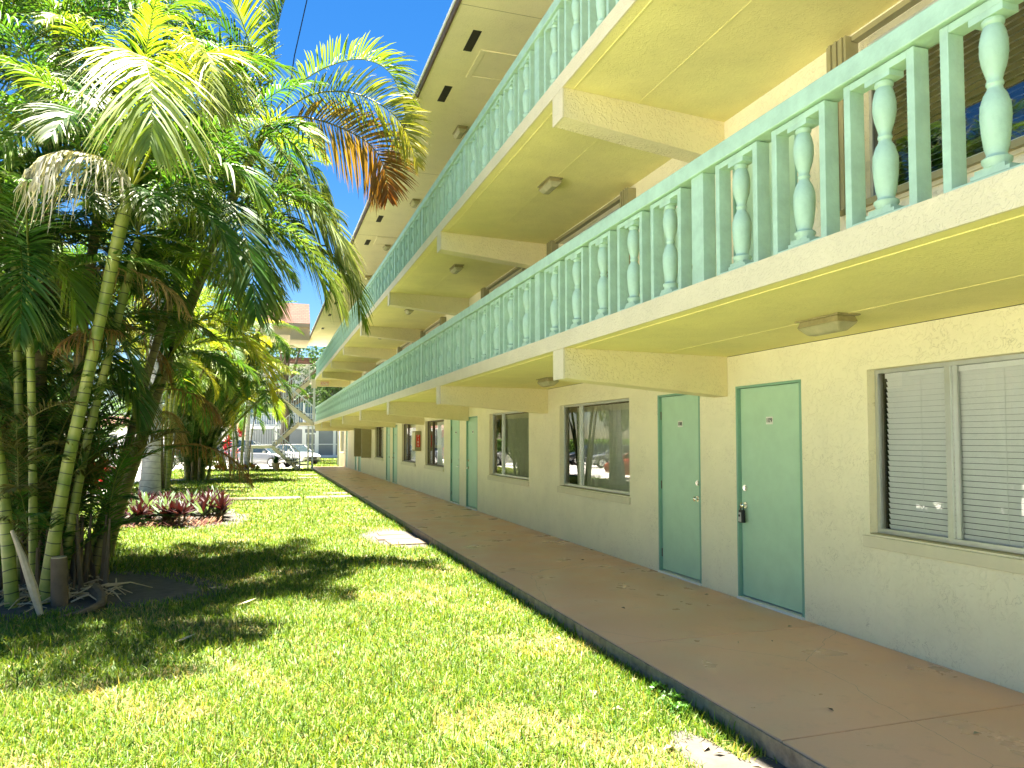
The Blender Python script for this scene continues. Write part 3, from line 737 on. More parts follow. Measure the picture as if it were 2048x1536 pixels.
for a, b in winsY:
    if a < 30:
        window(a, b, 3.70, 5.03, 'slats', .28, glass='glassdark', shut=1)
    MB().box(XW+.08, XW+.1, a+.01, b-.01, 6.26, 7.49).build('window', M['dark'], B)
# roof
X0 = 2.40
m_ = MB(); m_.box(X0+.03, 13.3, YA-.5, 48.4, RO, RO+.03); m_.build('soffit', M['soffit'], B)
rf = MB(); rf.hexa([(X0, YA-.6, RO+.16), (13.4, YA-.6, RO+.16), (13.4, 48.6, RO+.16), (X0, 48.6, RO+.16), (X0+.5, YA-.1, RO+.9), (12.9, YA-.1, RO+.9), (12.9, 48.1, RO+.9), (X0+.5, 48.1, RO+.9)])
rfo = rf.build('roof', M['shingle'], B)
MB().box(X0, X0+.03, YA-.5, 48.5, RO-.012, RO+.16).build('roof_fascia', M['woodfascia'], rfo)
MB().box(X0-.018, X0-.001, YA-.5, 48.5, RO+.10, RO+.158).build('drip_edge', M['white'], rfo)
for y in (10.49, 12.28, 19.9, 22.4, 25.9, 30.3, 32.9, 36.1, 40.6, 5.0, 1.8):
    v_ = MB(); v_.box(2.77, 2.90, y-.30, y+.30, RO-.004, RO-.0005)
    for i in range(6): v_.box(2.775+.021*i, 2.783+.021*i, y-.295, y+.295, RO-.009, RO-.004)
    v_.build('soffit_vent', M['vent'], B)
for y in (11.12, 22.1, 33.1):
    h_ = MB(); h_.box(3.02, 3.10, y-.45, y+.45, RO-.022, RO-.001); h_.box(3.62, 3.70, y-.45, y+.45, RO-.022, RO-.001); h_.box(3.10, 3.62, y-.45, y-.37, RO-.022, RO-.001); h_.box(3.10, 3.62, y+.37, y+.45, RO-.022, RO-.001); h_.box(3.106, 3.614, y-.364, y+.364, RO-.010, RO-.0015)
    h_.build('soffit_hatch', M['soffit'], B, bevel=.004)
for y in (9.62, 16.15, 21.6, 27, 32.5, 38): MB().box(2.44, 4.62, y-.004, y+.004, RO-.003, RO-.0006).build('soffit_joint', M['lamphouse'], B)
# downspout at far corner
MB().box(XW-.09, XW-.005, 50.6, 50.7, .13, 2.6).build('downspout', M['grayplate'], B)
# stair tower canopy
cn = MB(); cn.hexa([(-.6,44.3,8.42),(X0-.02,44.3,8.42),(X0-.02,48.4,8.42),(-.6,48.4,8.42),(.1,45.5,9.75),(X0-.02,45.5,9.75),(X0-.02,47.3,9.75),(.1,47.3,9.75)])
cn.build('canopy_roof', M['shingle'], B)
cn = MB(); cn.box(-.62, X0-.02, 44.28, 48.42, 8.2, 8.415); cn.box(-.4, 1.3, 44.6, 48.2, 7.75, 8.195); cn.box(1.3, X0-.02, 44.4, 48.3, 7.47, 8.195); cn.build('canopy_fascia', M['canopycream'], B)

# ---- ceiling lights
def ceiling_light(x, y, z, label):
    e = empty('ceiling_light', (x, y, z), label, 'light', 'ceiling lights under the balconies')
    w, l = .088, .21
    h_ = MB(); h_.box(x-w-.012, x+w+.012, y-l-.012, y+l+.012, z-.012, z-.002); h_.hexa([(x-w,y-l,z-.055),(x+w,y-l,z-.055),(x+w,y+l,z-.055),(x-w,y+l,z-.055),(x-w+.015,y-l+.015,z-.012),(x+w-.015,y-l+.015,z-.012),(x+w-.015,y+l-.015,z-.012),(x-w+.015,y+l-.015,z-.012)])
    h_.build('housing', M['lamphouse'], e, bevel=.003)
    l_ = MB(); b0 = [(x-w-.004,y-l-.004),(x+w+.004,y-l-.004),(x+w+.004,y+l+.004),(x-w-.004,y+l+.004)]; b1 = [(x-w+.05,y-l+.05),(x+w-.05,y-l+.05),(x+w-.05,y+l-.05),(x-w+.05,y+l-.05)]
    l_.hexa([(p[0], p[1], z-.115) for p in b1]+[(p[0], p[1], z-.056) for p in b0]); l_.build('lens', M['lens'], e, bevel=.012)
gl = ['rectangular lamp on the ground floor ceiling above window 109 side, nearest to the camera', 'rectangular lamp on ground floor ceiling just beyond the nearest beam', 'ground floor ceiling lamp beyond the second beam', 'ground floor ceiling lamp beyond the third beam', 'ground floor ceiling lamp beyond the fourth beam','ground floor ceiling lamp beyond the fifth beam','ground floor ceiling lamp beyond the sixth beam','farthest ground floor ceiling lamp near the stairs']
gl[0] = 'large looking rectangular lamp on the ground floor ceiling above the blinds window'
for i in range(8): ceiling_light(3.83, 4.39+5.3*i+(.3 if i else 0), F1, gl[i])
ul = ['lamp on second floor ceiling between the two nearest big beams', 'lamp on second floor ceiling beyond the second beam', 'lamp on second floor ceiling beyond the third beam', 'lamp on second floor ceiling beyond the fourth beam', 'lamp on second floor ceiling beyond the fifth beam','lamp on second floor ceiling beyond the sixth beam','farthest lamp on second floor ceiling before the exit sign']
for i in range(7): ceiling_light(3.54, 9.14+5.1*i, F2, ul[i])
tl = ['nearest lamp under the roof soffit just above the top rail', 'second lamp under the roof soffit', 'third lamp under the roof soffit farther along', 'farthest lamp under the roof soffit']
for i in range(4): ceiling_light(3.45, 13.65+4.5*i, RO, tl[i])

# ---- key lock box on door 109
e = empty('key_lock_box', (XW-.03, 6.555, 1.0), 'black key lock box with grey face hanging from the knob of door 109', 'lock box')
yk = 6.66-.028-.075; xk = XW+.035-.05
MB().tube([(xk, yk-.024, 1.02), (xk, yk-.026, 1.06), (xk, yk-.015, 1.095), (xk, yk+.015, 1.095), (xk, yk+.026, 1.06), (xk, yk+.024, 1.02)], .006, 8).build('shackle', M['black'], e, smooth=True)
MB().hexa([(xk-.028,yk-.036,.90),(xk+.02,yk-.036,.90),(xk+.02,yk+.036,.90),(xk-.028,yk+.036,.90),(xk-.024,yk-.03,1.03),(xk+.018,yk-.03,1.03),(xk+.018,yk+.03,1.03),(xk-.024,yk+.03,1.03)]).build('case', M['black'], e, bevel=.008)
MB().hexa([(xk-.0325,yk-.026,.912),(xk-.0285,yk-.026,.912),(xk-.0285,yk+.026,.912),(xk-.0325,yk+.026,.912),(xk-.0285,yk-.018,1.005),(xk-.0245,yk-.018,1.005),(xk-.0245,yk+.018,1.005),(xk-.0285,yk+.018,1.005)]).build('face_plate', M['grayplate'], e, bevel=.002)
MB().box(xk-.036, xk-.0325, yk-.012, yk+.012, .962, .985).build('dial', M['black'], e)

# ---- extinguisher cabinet
e = empty('fire_extinguisher_cabinet', (XW, 23.45, 1.3), 'cream box with a red fire sign fixed on the wall between two windows', 'fire cabinet')
MB().box(XW-.20, XW-.002, 23.12, 23.62, 1.40, 2.02).build('case', M['olive'], e, bevel=.01)
MB().box(XW-.206, XW-.201, 23.16, 23.58, 1.44, 1.98).build('door', M['trim'], e)
MB().box(XW-.16, XW-.04, 23.112, 23.118, 1.52, 1.90).build('sign_plate', M['red'], e)
for i, ch in enumerate('FIRE'):
    text_obj('letter', ch, .10, (XW-.10, 23.109, 1.855-.092*i), (math.pi/2, 0, 0), M['white'], e)

# ---- exit sign
e = empty('exit_sign', (3.25, 43.8, 4.9), 'small white exit sign with red letters on the far end beam', 'exit sign')
MB().box(2.98, 3.42, 43.80, 43.855, 4.84, 5.06).build('sign_case', M['white'], e, bevel=.004)
MB().box(2.98, 3.42, 43.795, 43.799, 4.84, 4.852).box(2.98, 3.42, 43.795, 43.799, 5.048, 5.06).box(2.98, 2.992, 43.795, 43.799, 4.852, 5.048).box(3.408, 3.42, 43.795, 43.799, 4.852, 5.048).build('border', M['red'], e)
text_obj('lettering', 'EXIT', .19, (3.20, 43.797, 4.95), (math.pi/2, 0, 0), M['red'], e)

# ---- outdoor stairs
S = empty('outdoor_staircase', (1, 45.5, 0), 'cream switchback staircase with pale metal railings at the far end of the block', 'staircase')
def flight(x0, z0, x1, z1, ya, yb, n):
    for y in (ya, yb-.07):      # stringers
        st = MB()
        st.hexa([(x0,y,z0-.24),(x1,y,z1-.24),(x1,y+.07,z1-.24),(x0,y+.07,z0-.24),(x0,y,z0+.04),(x1,y,z1+.04),(x1,y+.07,z1+.04),(x0,y+.07,z0+.04)] if x1 > x0 else
                [(x1,y,z1-.24),(x0,y,z0-.24),(x0,y+.07,z0-.24),(x1,y+.07,z1-.24),(x1,y,z1+.04),(x0,y,z0+.04),(x0,y+.07,z0+.04),(x1,y+.07,z1+.04)])
        st.build('stringer', M['trim'], S)
    tr = MB(); 
    for i in range(n):
        xa = x0+(x1-x0)*i/n; xb = x0+(x1-x0)*(i+1)/n; zt = z0+(z1-z0)*(i+1)/n
        tr.box(min(xa, xb)-.02, max(xa, xb)+.02, ya+.071, yb-.071, zt-.06, zt)
    tr.build('tread', M['concrete'], S)
    for y in (ya+.03, yb-.03):
        r_ = MB()
        r_.tube([(x0, y, z0+.95), (x1, y, z1+.95)], .024, 6); r_.tube([(x0, y, z0+.14), (x1, y, z1+.14)], .014, 6)
        nb = int(abs(x1-x0)/.13)
        for i in range(nb+1):
            q = i/nb; xx = x0+(x1-x0)*q; zz = z0+(z1-z0)*q; w_ = .022 if i in (0, nb) else .009
            r_.box(xx-w_, xx+w_, y-w_, y+w_, zz, zz+.95)
        r_.build('stair_railing', M['whitemetal'], S)
def landing(x0, x1, ya, yb, z, rails=True):
    MB().box(x0, x1, ya, yb, z-.16, z).build('landing', M['trim'], S)
    if rails:
        r_ = MB(); 
        for y in (ya+.03,):
            r_.box(x0, x1, y-.02, y+.02, z+.92, z+.96)
            for i in range(int((x1-x0)/.13)+1):
                xx = x0+.02+i*.13; r_.box(xx-.009, xx+.009, y-.009, y+.009, z, z+.92)
        r_.box(x0, x0+.04, ya+.051, yb, z+.92, z+.96)
        for i in range(int((yb-ya)/.13)): yy = ya+.12+i*.13; r_.box(x0+.01, x0+.028, yy-.009, yy+.009, z, z+.92)
        r_.build('landing_railing', M['whitemetal'], S)
flight(1.95, 0.05, .43, 1.42, 45.0, 46.0, 8); landing(-.78, .42, 45.0, 47.2, 1.42)
flight(.43, 1.42, 1.9, 2.765, 46.2, 47.2, 8); landing(1.92, 4.5, 45.2, 47.2, 2.765, False)
MB().box(2.72, 4.6, 44.25, 45.19, 2.62, 2.765).box(2.72, 4.6, 44.25, 45.19, 5.15, 5.295).build('bridge_slab', M['trim'], S)
flight(2.62, 2.765, 1.0, 4.05, 44.5, 45.1, 8); landing(-.2, .98, 44.5, 47.2, 4.05)
flight(1.0, 4.05, 2.5, 5.295, 46.2, 47.2, 8); landing(2.52, 4.5, 45.2, 47.2, 5.295, False)
for x, y in ((2.62, 44.9), (2.5, 47.1), (-.7, 47.1)):
    MB().box(x-.05, x+.05, y-.05, y+.05, .02, 2.6 if x > 0 else 1.25).build('steel_post', M['whitemetal'], S)
MB().box(2.6, 2.72, 44.3, 44.42, 2.77, 5.14).build('steel_post', M['whitemetal'], S)
MB().box(2.5, 2.8, 44.26, 44.5, 4.72, 5.14).build('column_cap', M['trim'], S)

# ================================================================== FAR BUILDING
FB = empty('screened_building', (6, 78, 0), 'pale building across the lot with grey screened porches and white railing', 'building')
fy = 76.0
m_ = MB(); m_.box(-1.4, 22, fy+2.2, fy+10, 0, 9.4); m_.build('wall', M['white'], FB)
for z in (2.82, 6.05): MB().box(-1.5, 22, fy, fy+2.19, z, z+.24).build('balcony_slab', M['white'], FB)
MB().box(-2.1, 22.5, fy-.6, fy+10.5, 9.41, 9.75).build('roof', M['shingle'], FB)
MB().box(-1.4, 22, fy+.12, fy+.2, .25, 2.8).build('porch_screen', M['shade_grey'], FB)
MB().box(-1.4, 22, fy+.02, fy+.2, 0, .25).build('porch_curb', M['white'], FB)
for x in (-1.45, 1.0, 3.6, 4.9, 6.55, 8.7, 11.2, 13.8, 16.4): MB().box(x-.13, x+.13, fy-.01, fy+.11, 0, 2.815).box(x-.07, x+.07, fy+.02, fy+.1, 3.06, 6.04).build('column', M['white'], FB)
MB().box(-1.3, 21.8, fy+.03, fy+.1, 1.28, 1.36).build('screen_rail', M['white'], FB)
d_ = MB(); d_.box(3.73, 3.85, fy+.0, fy+.1, 0, 2.45); d_.box(4.66, 4.77, fy+.0, fy+.1, 0, 2.45); d_.box(3.85, 4.66, fy+.0, fy+.1, 2.3, 2.45); d_.box(3.85, 4.66, fy+.0, fy+.1, .0, .45); d_.build('screen_door', M['white'], FB)
for z in (3.06, 6.29):
    r_ = MB(); r_.box(-1.5, 22, fy+.02, fy+.08, z+1.2, z+1.28); r_.box(-1.5, 22, fy+.02, fy+.08, z+.10, z+.16)
    for i in range(150): r_.box(-1.45+.157*i, -1.40+.157*i, fy+.03, fy+.07, z, z+1.2)
    r_.build('balcony_railing', M['whitemetal'], FB)
MB().box(-1.4, 22, fy+2.1, fy+2.18, 3.3, 5.8).build('window_band', mat('blue_glass', (.10, .20, .32), .2, spec=.8, var=.3, vscale=.6), FB)
FW = empty('white_house', (-12, 100, 0), 'low white building behind the parking lot, left of the screened one', 'building')
MB().box(-22, -3, 104, 112, 0, 3.4).build('wall', M['white'], FW); MB().hexa([(-22.6,103.4,3.4),(-2.4,103.4,3.4),(-2.4,112.6,3.4),(-22.6,112.6,3.4),(-20,107,4.8),(-5,107,4.8),(-5,109,4.8),(-20,109,4.8)]).build('roof', M['shingle'], FW)
for x in (-19, -15, -11, -7): MB().box(x, x+1.6, 103.95, 103.99, 1, 2.3).build('window', M['glassblack'], FW)

# ================================================================== CARS
def car(x, y, heading, paint, label, suv=False):
    """heading: direction of the nose, radians clockwise from +Y"""
    e = empty('parked_car', (x, y, .004), label, 'car', 'cars in the parking lot')
    e.rotation_euler = (0, 0, -heading)
    L_ = 4.7; h = 1.45 if not suv else 1.75; hood = .92 if not suv else 1.05
    ks = [(-2.35,.45,.80,.70),(-2.28,.30,.96,.84),(-1.9,.22,1.0,.89),(-1.2,.20,.98,.91),(0,.20,.95,.91),(1.0,.20,.94,.90),(1.6,.22,.86,.88),(2.1,.26,.76,.84),(2.3,.34,.66,.74),(2.36,.42,.58,.62)]
    k_ = hood/.95
    m_ = MB(); rings = []
    for s, zb, zt, hw in ks:
        zt *= k_ if s > -2 else k_
        rings.append([(-hw*.86, s, zb), (-hw, s, zb+.14), (-hw*1.0, s, (zb+zt)/2+.05), (-hw*.93, s, zt-.05), (-hw*.80, s, zt), (0, s, zt+.02), (hw*.80, s, zt), (hw*.93, s, zt-.05), (hw, s, (zb+zt)/2+.05), (hw, s, zb+.14), (hw*.86, s, zb)])
    nr = len(rings[0]); 
    for r in rings: m_.v += r
    for i in range(len(rings)-1):
        for j in range(nr): j2 = (j+1) % nr; m_.f.append((i*nr+j, i*nr+j2, (i+1)*nr+j2, (i+1)*nr+j)); m_.mi.append(0)
    m_.f.append(tuple(range(nr))); m_.mi.append(0); m_.f.append(tuple((len(rings)-1)*nr+j for j in range(nr))[::-1]); m_.mi.append(0)
    def loc(o): o.location = (0, 0, 0); return o
    def bld(mb_, nm, mt, **kw):
        o = mb_.build(nm, mt, None, **kw); o.parent = e; return o
    bld(m_, 'body', M[paint], smooth=True)
    zb = hood-.01
    gs = [(-1.75 if not suv else -2.2, zb+.02, .72), (-1.05 if not suv else -2.0, h-.08, .60), (-.2, h-.03, .62), (.45, h-.08, .60), (1.25, zb-.02, .74)]
    g_ = MB(); 
    for s, zt, hw in gs: g_.v += [(-hw-.06, s if zt < zb+.1 else s, zb-.06), (-hw, s, zt), (hw, s, zt), (hw+.06, s, zb-.06)]
    for i in range(len(gs)-1):
        for j in range(3): g_.f.append((i*4+j, i*4+j+1, (i+1)*4+j+1, (i+1)*4+j)); g_.mi.append(0)
    bld(g_, 'windows', M['glassblack'])
    r_ = MB(); rp = gs[1:4]
    for s, zt, hw in rp: r_.v += [(-hw-.01, s, zt-.02), (-hw+.05, s, zt+.02), (hw-.05, s, zt+.02), (hw+.01, s, zt-.02)]
    for i in range(len(rp)-1):
        for j in range(3): r_.f.append((i*4+j, i*4+j+1, (i+1)*4+j+1, (i+1)*4+j)); r_.mi.append(0)
    for sx in (-1, 1):
        for i, j in ((0, 1), (3, 4)):
            a = gs[i]; b = gs[j]; r_.tube([(sx*(a[2]+.01), a[0], a[1]), (sx*(b[2]+.005), b[0], b[1])], .03, 5)
        r_.tube([(sx*.685, -.35, zb), (sx*.62, -.35, h-.05)], .03, 5)
    bld(r_, 'roof_panel', M[paint], smooth=True)
    for sx in (-1, 1):
        for sy in (-1.38, 1.42):
            w_ = MB(); w_.tube([(sx*.70, sy, .33), (sx*.90, sy, .33), (sx*.925, sy, .33)], [.33, .33, .30], 20); wo_ = bld(w_, 'wheel', M['rubber'], smooth=True)
            rm = MB(); rm.tube([(sx*.924, sy, .33), (sx*.93, sy, .33)], [.215, .205], 16)
            for q in range(5):
                an = q*1.2566; rm.tube([(sx*.935, sy, .33), (sx*.935, sy+.2*math.cos(an), .33+.2*math.sin(an))], .025, 4)
            ro_ = rm.build('rim', M['alu'], None); ro_.parent = wo_
        hl = MB(); hl.hexa([(sx*.50-.17,2.12,.60*k_),(sx*.50+.17,2.12,.60*k_),(sx*.50+.17,2.33-.1,.60*k_),(sx*.5-.17,2.36,.60*k_),(sx*.5-.17,2.0,.735*k_),(sx*.5+.2,1.9,.75*k_),(sx*.5+.17,2.18,.73*k_),(sx*.5-.17,2.29,.71*k_)]); bld(hl, 'headlight', M['lampglass'])
        tl_ = MB(); tl_.box(sx*.62-.16, sx*.62+.16, -2.37, -2.2, .68*k_, .84*k_); bld(tl_, 'tail_light', M['red'])
        mr_ = MB(); mr_.box(sx*.98-.1, sx*.98+.1, .85, .97, zb, zb+.14); bld(mr_, 'wing_mirror', M[paint], bevel=.03)
    gr = MB(); gr.box(-.36, .36, 2.34, 2.385, .40*k_, .56*k_); gr.box(-.55, .55, 2.33, 2.372, .27, .36); bld(gr, 'grille', M['black'])
    pl = MB(); pl.box(-.16, .16, -2.39, -2.37, .55, .68); bld(pl, 'number_plate_holder', M['white'])
    return e
car(-.15, 51.3, R_(128), 'carsilver', 'silver sedan behind the stairs with its front wheel beside a palm trunk')
car(2.0, 56.5, R_(150), 'carwhite', 'white sedan parked just behind the silver one')
car(-1.2, 62, R_(100), 'carwhite', 'white suv whose roof shows above the silver sedan', suv=True)
car(-4.1, 60, R_(90), 'cardark', 'dark car glimpsed behind the red leaved plant')
car(-9.9, 80, R_(90), 'carwhite', 'white car far across the bright lot seen between two palms')
car(-6.9, 48.0, R_(60), 'carwhite', 'white car mirrored in the second window, parked beyond the palms', suv=False)
car(-11.9, 42.5, R_(70), 'carsilver', 'silver car mirrored in the window beside door 108')
car(-12.6, 48.5, R_(80), 'cardark', 'dark car parked beyond the mirrored silver car')
car(-6.6, 29.2, R_(20), 'carred', 'red car mirrored at the right edge of the window beside door 108')
car(-9.4, 17.3, R_(90), 'carwhite', 'white van like suv mirrored in the window with closed blinds', suv=True)

# ================================================================== PLANTS
print('setting done')
# ---- main clump of areca palms
CL = empty('areca_palm_clump', (-2.2, 9.6, 0), 'big multi stemmed palm clump filling the left side, growing from a bare sandy patch', 'palm')
stems = [
 ([(-2.21,9.2,-.05),(-2.04,9.2,1.31),(-1.85,9.2,2.39),(-1.68,9.1,3.27),(-1.51,9.0,4.11),(-1.43,9.0,4.45)], [.095,.08,.075,.075,.085,.06], 'trunkgreen'),
 ([(-2.35,9.4,-.05),(-2.40,9.4,1.63),(-2.46,9.4,3.05),(-2.47,9.4,3.33)], [.06,.052,.05,.03], 'trunkgreen'),
 ([(-2.19,9.8,-.05),(-2.0,9.8,1.45),(-1.76,9.8,2.68),(-1.54,9.8,3.76),(-1.47,9.8,4.12)], [.07,.06,.055,.06,.045], 'trunkgreen'),
 ([(-2.46,9.1,-.05),(-2.61,9.2,1.21),(-2.8,9.3,2.37),(-3.1,9.9,3.74)], [.09,.075,.07,.06], 'trunkgreen'),
 ([(-2.62,10.0,-.05),(-2.7,10.0,2.03),(-2.79,10.0,3.95)], [.07,.06,.05], 'trunkgreen'),
 ([(-2.3,10.4,-.05),(-2.25,10.5,2.0),(-2.1,10.6,4.2),(-1.9,10.7,6.0)], [.09,.08,.075,.05], 'trunkbrown'),
 ([(-2.9,9.7,-.05),(-3.2,9.8,1.8),(-3.6,9.9,4.2),(-3.8,10,5.4)], [.08,.07,.06,.05], 'trunkbrown'),
 ([(-2.0,10.3,-.05),(-1.7,10.8,1.6),(-1.4,11.3,3.2),(-1.0,11.8,4.8),(-.55,12.2,6.1)], [.08,.07,.065,.06,.04], 'trunkbrown'),
 ([(-2.1,10.2,-.05),(-1.85,10.9,1.2),(-1.6,11.5,2.2),(-1.37,12.0,2.9)], [.06,.05,.045,.04], 'trunkgreen'),
 ([(-2.85,9.6,-.05),(-3.2,9.9,1.5),(-3.6,10.3,3.1)], [.07,.06,.05], 'trunkgreen'),
 ([(-2.5,10.6,-.05),(-2.75,11.0,2.6),(-2.85,11.6,5.2),(-2.9,12,7.6)], [.12,.10,.10,.08], 'trunkbrown'),
]
for pts, rad, mt in stems: trunk_obj('stem', pts, [q*.80 for q in rad], M[mt], CL)
# crownshaft scars / old leaf bases
st_ = MB(); st_.tube([(-2.02, 9.05, -.05), (-2.04, 9.05, .50)], [.085, .078], 16); st_.build('cut_stump', M['bark'], CL, smooth=True); st_ = MB(); st_.tube([(-2.04, 9.05, .501), (-2.04, 9.05, .512)], [.074, .072], 16).build('stump_cut_face', M['stalk'], CL)
# feature fronds (hand placed)
FE = {}
FE['D'] = [(0.01,10.2,5.98),(0.31,10.1,6.38),(0.69,10.0,6.66),(1.13,9.9,6.8),(1.48,9.8,6.66),(1.64,9.7,6.3),(1.72,9.7,5.97)]
FE['E'] = [(0.04,10.2,5.95),(0.5,10.0,6.26),(0.98,9.6,6.19),(1.38,9.3,5.92),(1.6,9.1,5.58),(1.74,9.0,5.12)]
FE['F'] = [(0.04,10.2,5.95),(0.44,10.0,5.96),(0.87,9.8,5.8),(1.25,9.7,5.58),(1.43,9.6,5.23),(1.47,9.6,4.87)]
FE['G'] = [(-.02,10.2,5.87),(0.25,9.8,5.55),(0.49,9.5,5.15),(0.66,9.3,4.73),(0.74,9.2,4.46)]
FE['H'] = [(-.12,10.2,5.8),(0.13,9.5,5.3),(0.35,9.0,4.84),(0.56,8.7,4.36),(0.78,8.6,4.01)]
FE['J1'] = [(-.02,10.2,5.97),(-.19,10.0,6.62),(-.4,9.8,7.13),(-.59,9.5,7.36)]
FE['J2'] = [(0.01,10.2,6.01),(0.05,10.3,6.95),(0.14,10.3,7.53),(0.3,10.3,7.99)]
FE['J3'] = [(-.05,10.2,5.94),(-.54,10.0,6.18),(-.91,9.6,6.12),(-1.15,9.3,5.77)]
FE['A'] = [(-1.43,9.0,4.45),(-1.4,8.6,5.09),(-1.28,8.1,5.36),(-1.15,7.6,5.33),(-1.02,7.2,4.98),(-.96,7.0,4.58),(-.96,6.9,4.24)]
FE['B'] = [(-1.43,9.0,4.45),(-1.06,9.0,5.42),(-.77,8.6,5.78),(-.64,8.3,5.79),(-.56,8.1,5.47),(-.52,8.0,5.07)]
FE['C'] = [(-1.43,9.0,4.45),(-1.47,8.6,4.53),(-1.58,8.2,4.53),(-1.8,8.0,4.5),(-1.98,7.9,4.39),(-2.08,7.9,4.27)]
FE['K'] = [(-.54,10.4,4.69),(-.46,10.0,4.77),(-.35,9.6,4.47),(-.19,9.3,3.86),(-.12,9.2,3.2)]
FE['I'] = [(-.54,10.4,4.69),(-.1,10.0,4.61),(0.32,9.6,4.29),(0.67,9.3,3.81),(0.89,9.1,3.3)]
FE['I2'] = [(-.23,10.1,5.35),(0.14,9.6,4.9),(0.54,9.3,4.53),(0.83,9.2,4.1),(1.04,9.1,3.61)]
FE['I3'] = [(-.23,10.1,5.35),(0.33,9.8,4.34),(0.69,9.6,4.09),(0.99,9.5,3.75),(1.17,9.4,3.17)]
FE['L'] = [(-1.37,12.0,2.91),(-.92,11.7,3.48),(-.43,11.4,3.32),(-.08,11.2,2.88),(0.12,11.2,2.31)]
FE['N1'] = [(-1.43,9.0,4.45),(-1.04,8.6,4.39),(-.68,8.3,4.59),(-.32,8.0,4.48),(-.08,7.9,4.16)]
FE['M'] = [(-2.47,9.4,3.33),(-2.21,9.3,3.71),(-2.04,9.2,3.48),(-1.94,9.1,3.03)]
F6 = []
def one(nm, **kw):
    if nm in ('D','E','F','G','H','J1','J2','J3','I2','I3'): F6.append((nm, kw)); return
    L = Leaves(); lab = kw.pop('label', None); frond(L, FE[nm], **kw); L.build('frond', M['leaf'], CL, lab)
one('D', ll=.58, col=(.12,.22,.02), n=64, droop=.35, vee=.9, spread=1.5, w=.026)
one('E', ll=.60, col=(.13,.20,.03), tipcol=(.30,.28,.05), n=76, droop=.3, vee=.35, spread=1.5, twist=1.1, w=.026)
one('F', ll=.66, col=(.20,.15,.03), tipcol=(.20,.055,.015), n=72, droop=.3, vee=.25, spread=1.5, twist=1.25, w=.03, label='orange brown dying frond arching against the sky', curlcol=(.3,.12,.04))
one('G', ll=.68, col=GREEN, tipcol=(.16,.20,.03), n=46, droop=.6, vee=.2, twist=0.8, w=.03)
one('H', ll=.72, col=(.10,.17,.05), tipcol=SILV, n=46, droop=.55, vee=.2, twist=0.6, w=.035)
one('J1', ll=.6, col=LIME, tipcol=YELL, n=44, droop=.2, vee=.9, w=.03); one('J2', ll=.55, col=(.06,.14,.02), n=44, droop=.2, vee=.9, w=.03)
one('J3', ll=.6, col=LIME, n=44, droop=.5, vee=.4, w=.035)
one('A', ll=.95, col=(.22,.30,.02), tipcol=(.16,.27,.08), n=66, droop=.5, vee=.15, w=.030, start=.26)
one('B', ll=.8, col=(.26,.33,.02), tipcol=(.22,.30,.08), n=60, droop=.5, vee=.4, w=.03, start=.25)
one('C', ll=.52, col=(.40,.40,.36), n=46, droop=1.5, vee=-.1, w=.032, ragged=.8, label='bleached dead frond hanging limp', curlcol=(.55,.5,.42))
one('K', ll=.85, col=DARK, n=44, droop=.5, vee=.0, w=.042); one('I', ll=.75, col=(.09,.20,.03), tipcol=(.28,.36,.10), n=50, droop=.5, vee=.2, twist=0.7, w=.036)
one('I2', ll=.7, col=(.16,.24,.07), tipcol=SILV, n=50, droop=.55, vee=.15, twist=0.8, w=.034); one('I3', ll=.62, col=DARK, tipcol=LIME, n=48, droop=.55, vee=.2, w=.034)
one('L', ll=.55, col=(.30,.36,.02), tipcol=(.45,.42,.03), n=46, droop=.5, w=.03); one('N1', ll=.75, col=GREEN, n=44, droop=.6, w=.04); one('M', ll=.6, col=(.10,.2,.03), n=36, droop=.5, w=.035)
# ---- leaning palm whose crown reaches over to the roof edge
K6 = 1.25
def k6(pts): return [(x*K6, y*K6, 1.74+(z-1.74)*K6) for x, y, z in pts]
LP = empty('leaning_palm', (-2.15, 12.5, 0), 'tall ringed palm leaning right, its arching crown against the sky beside the roof', 'palm')
trunk_obj('stem', [(-2.24,12.5,-.05)]+k6([(-1.7,10.0,.73),(-1.4,10.0,1.8),(-1.14,10.0,2.72),(-.79,10.0,3.73),(-.51,10.0,4.57),(-.23,10.1,5.35),(.01,10.2,5.95)]), [.13,.105,.09,.085,.08,.075,.075,.05], M['trunkbrown'], LP)
for nm, kw in F6:
    L = Leaves(); lab = kw.pop('label', None); kw['ll'] *= K6; kw['w'] = kw.get('w', .03)*K6*1.1; frond(L, k6(FE[nm]), **kw); L.build('frond', M['leaf'], LP, lab)
L = Leaves(); [rand_frond(L, k6([(.01,10.2,5.95)])[0], az, el, 2.5, .66, c, n=50, w=.038, bend=1.3) for az, el, c in ((4.2,.9,GREEN),(4.7,.4,LIME),(5.2,1.1,YELL),(3.7,.5,GREEN),(5.7,.7,LIME),(4.5,1.3,DARK),(4.0,-.1,DARK),(.2,.2,GREEN),(5.0,0,DARK))]; L.build('crown', M['leaf'], LP)
L = Leaves(); crown(L, (-1.0, 12.9, 4.9), 12, 2.0, .66, [GREEN, LIME, DARK, DARK], el=(-.3, .9), n=46, w=.038); L.build('lower_crown', M['leaf'], LP)
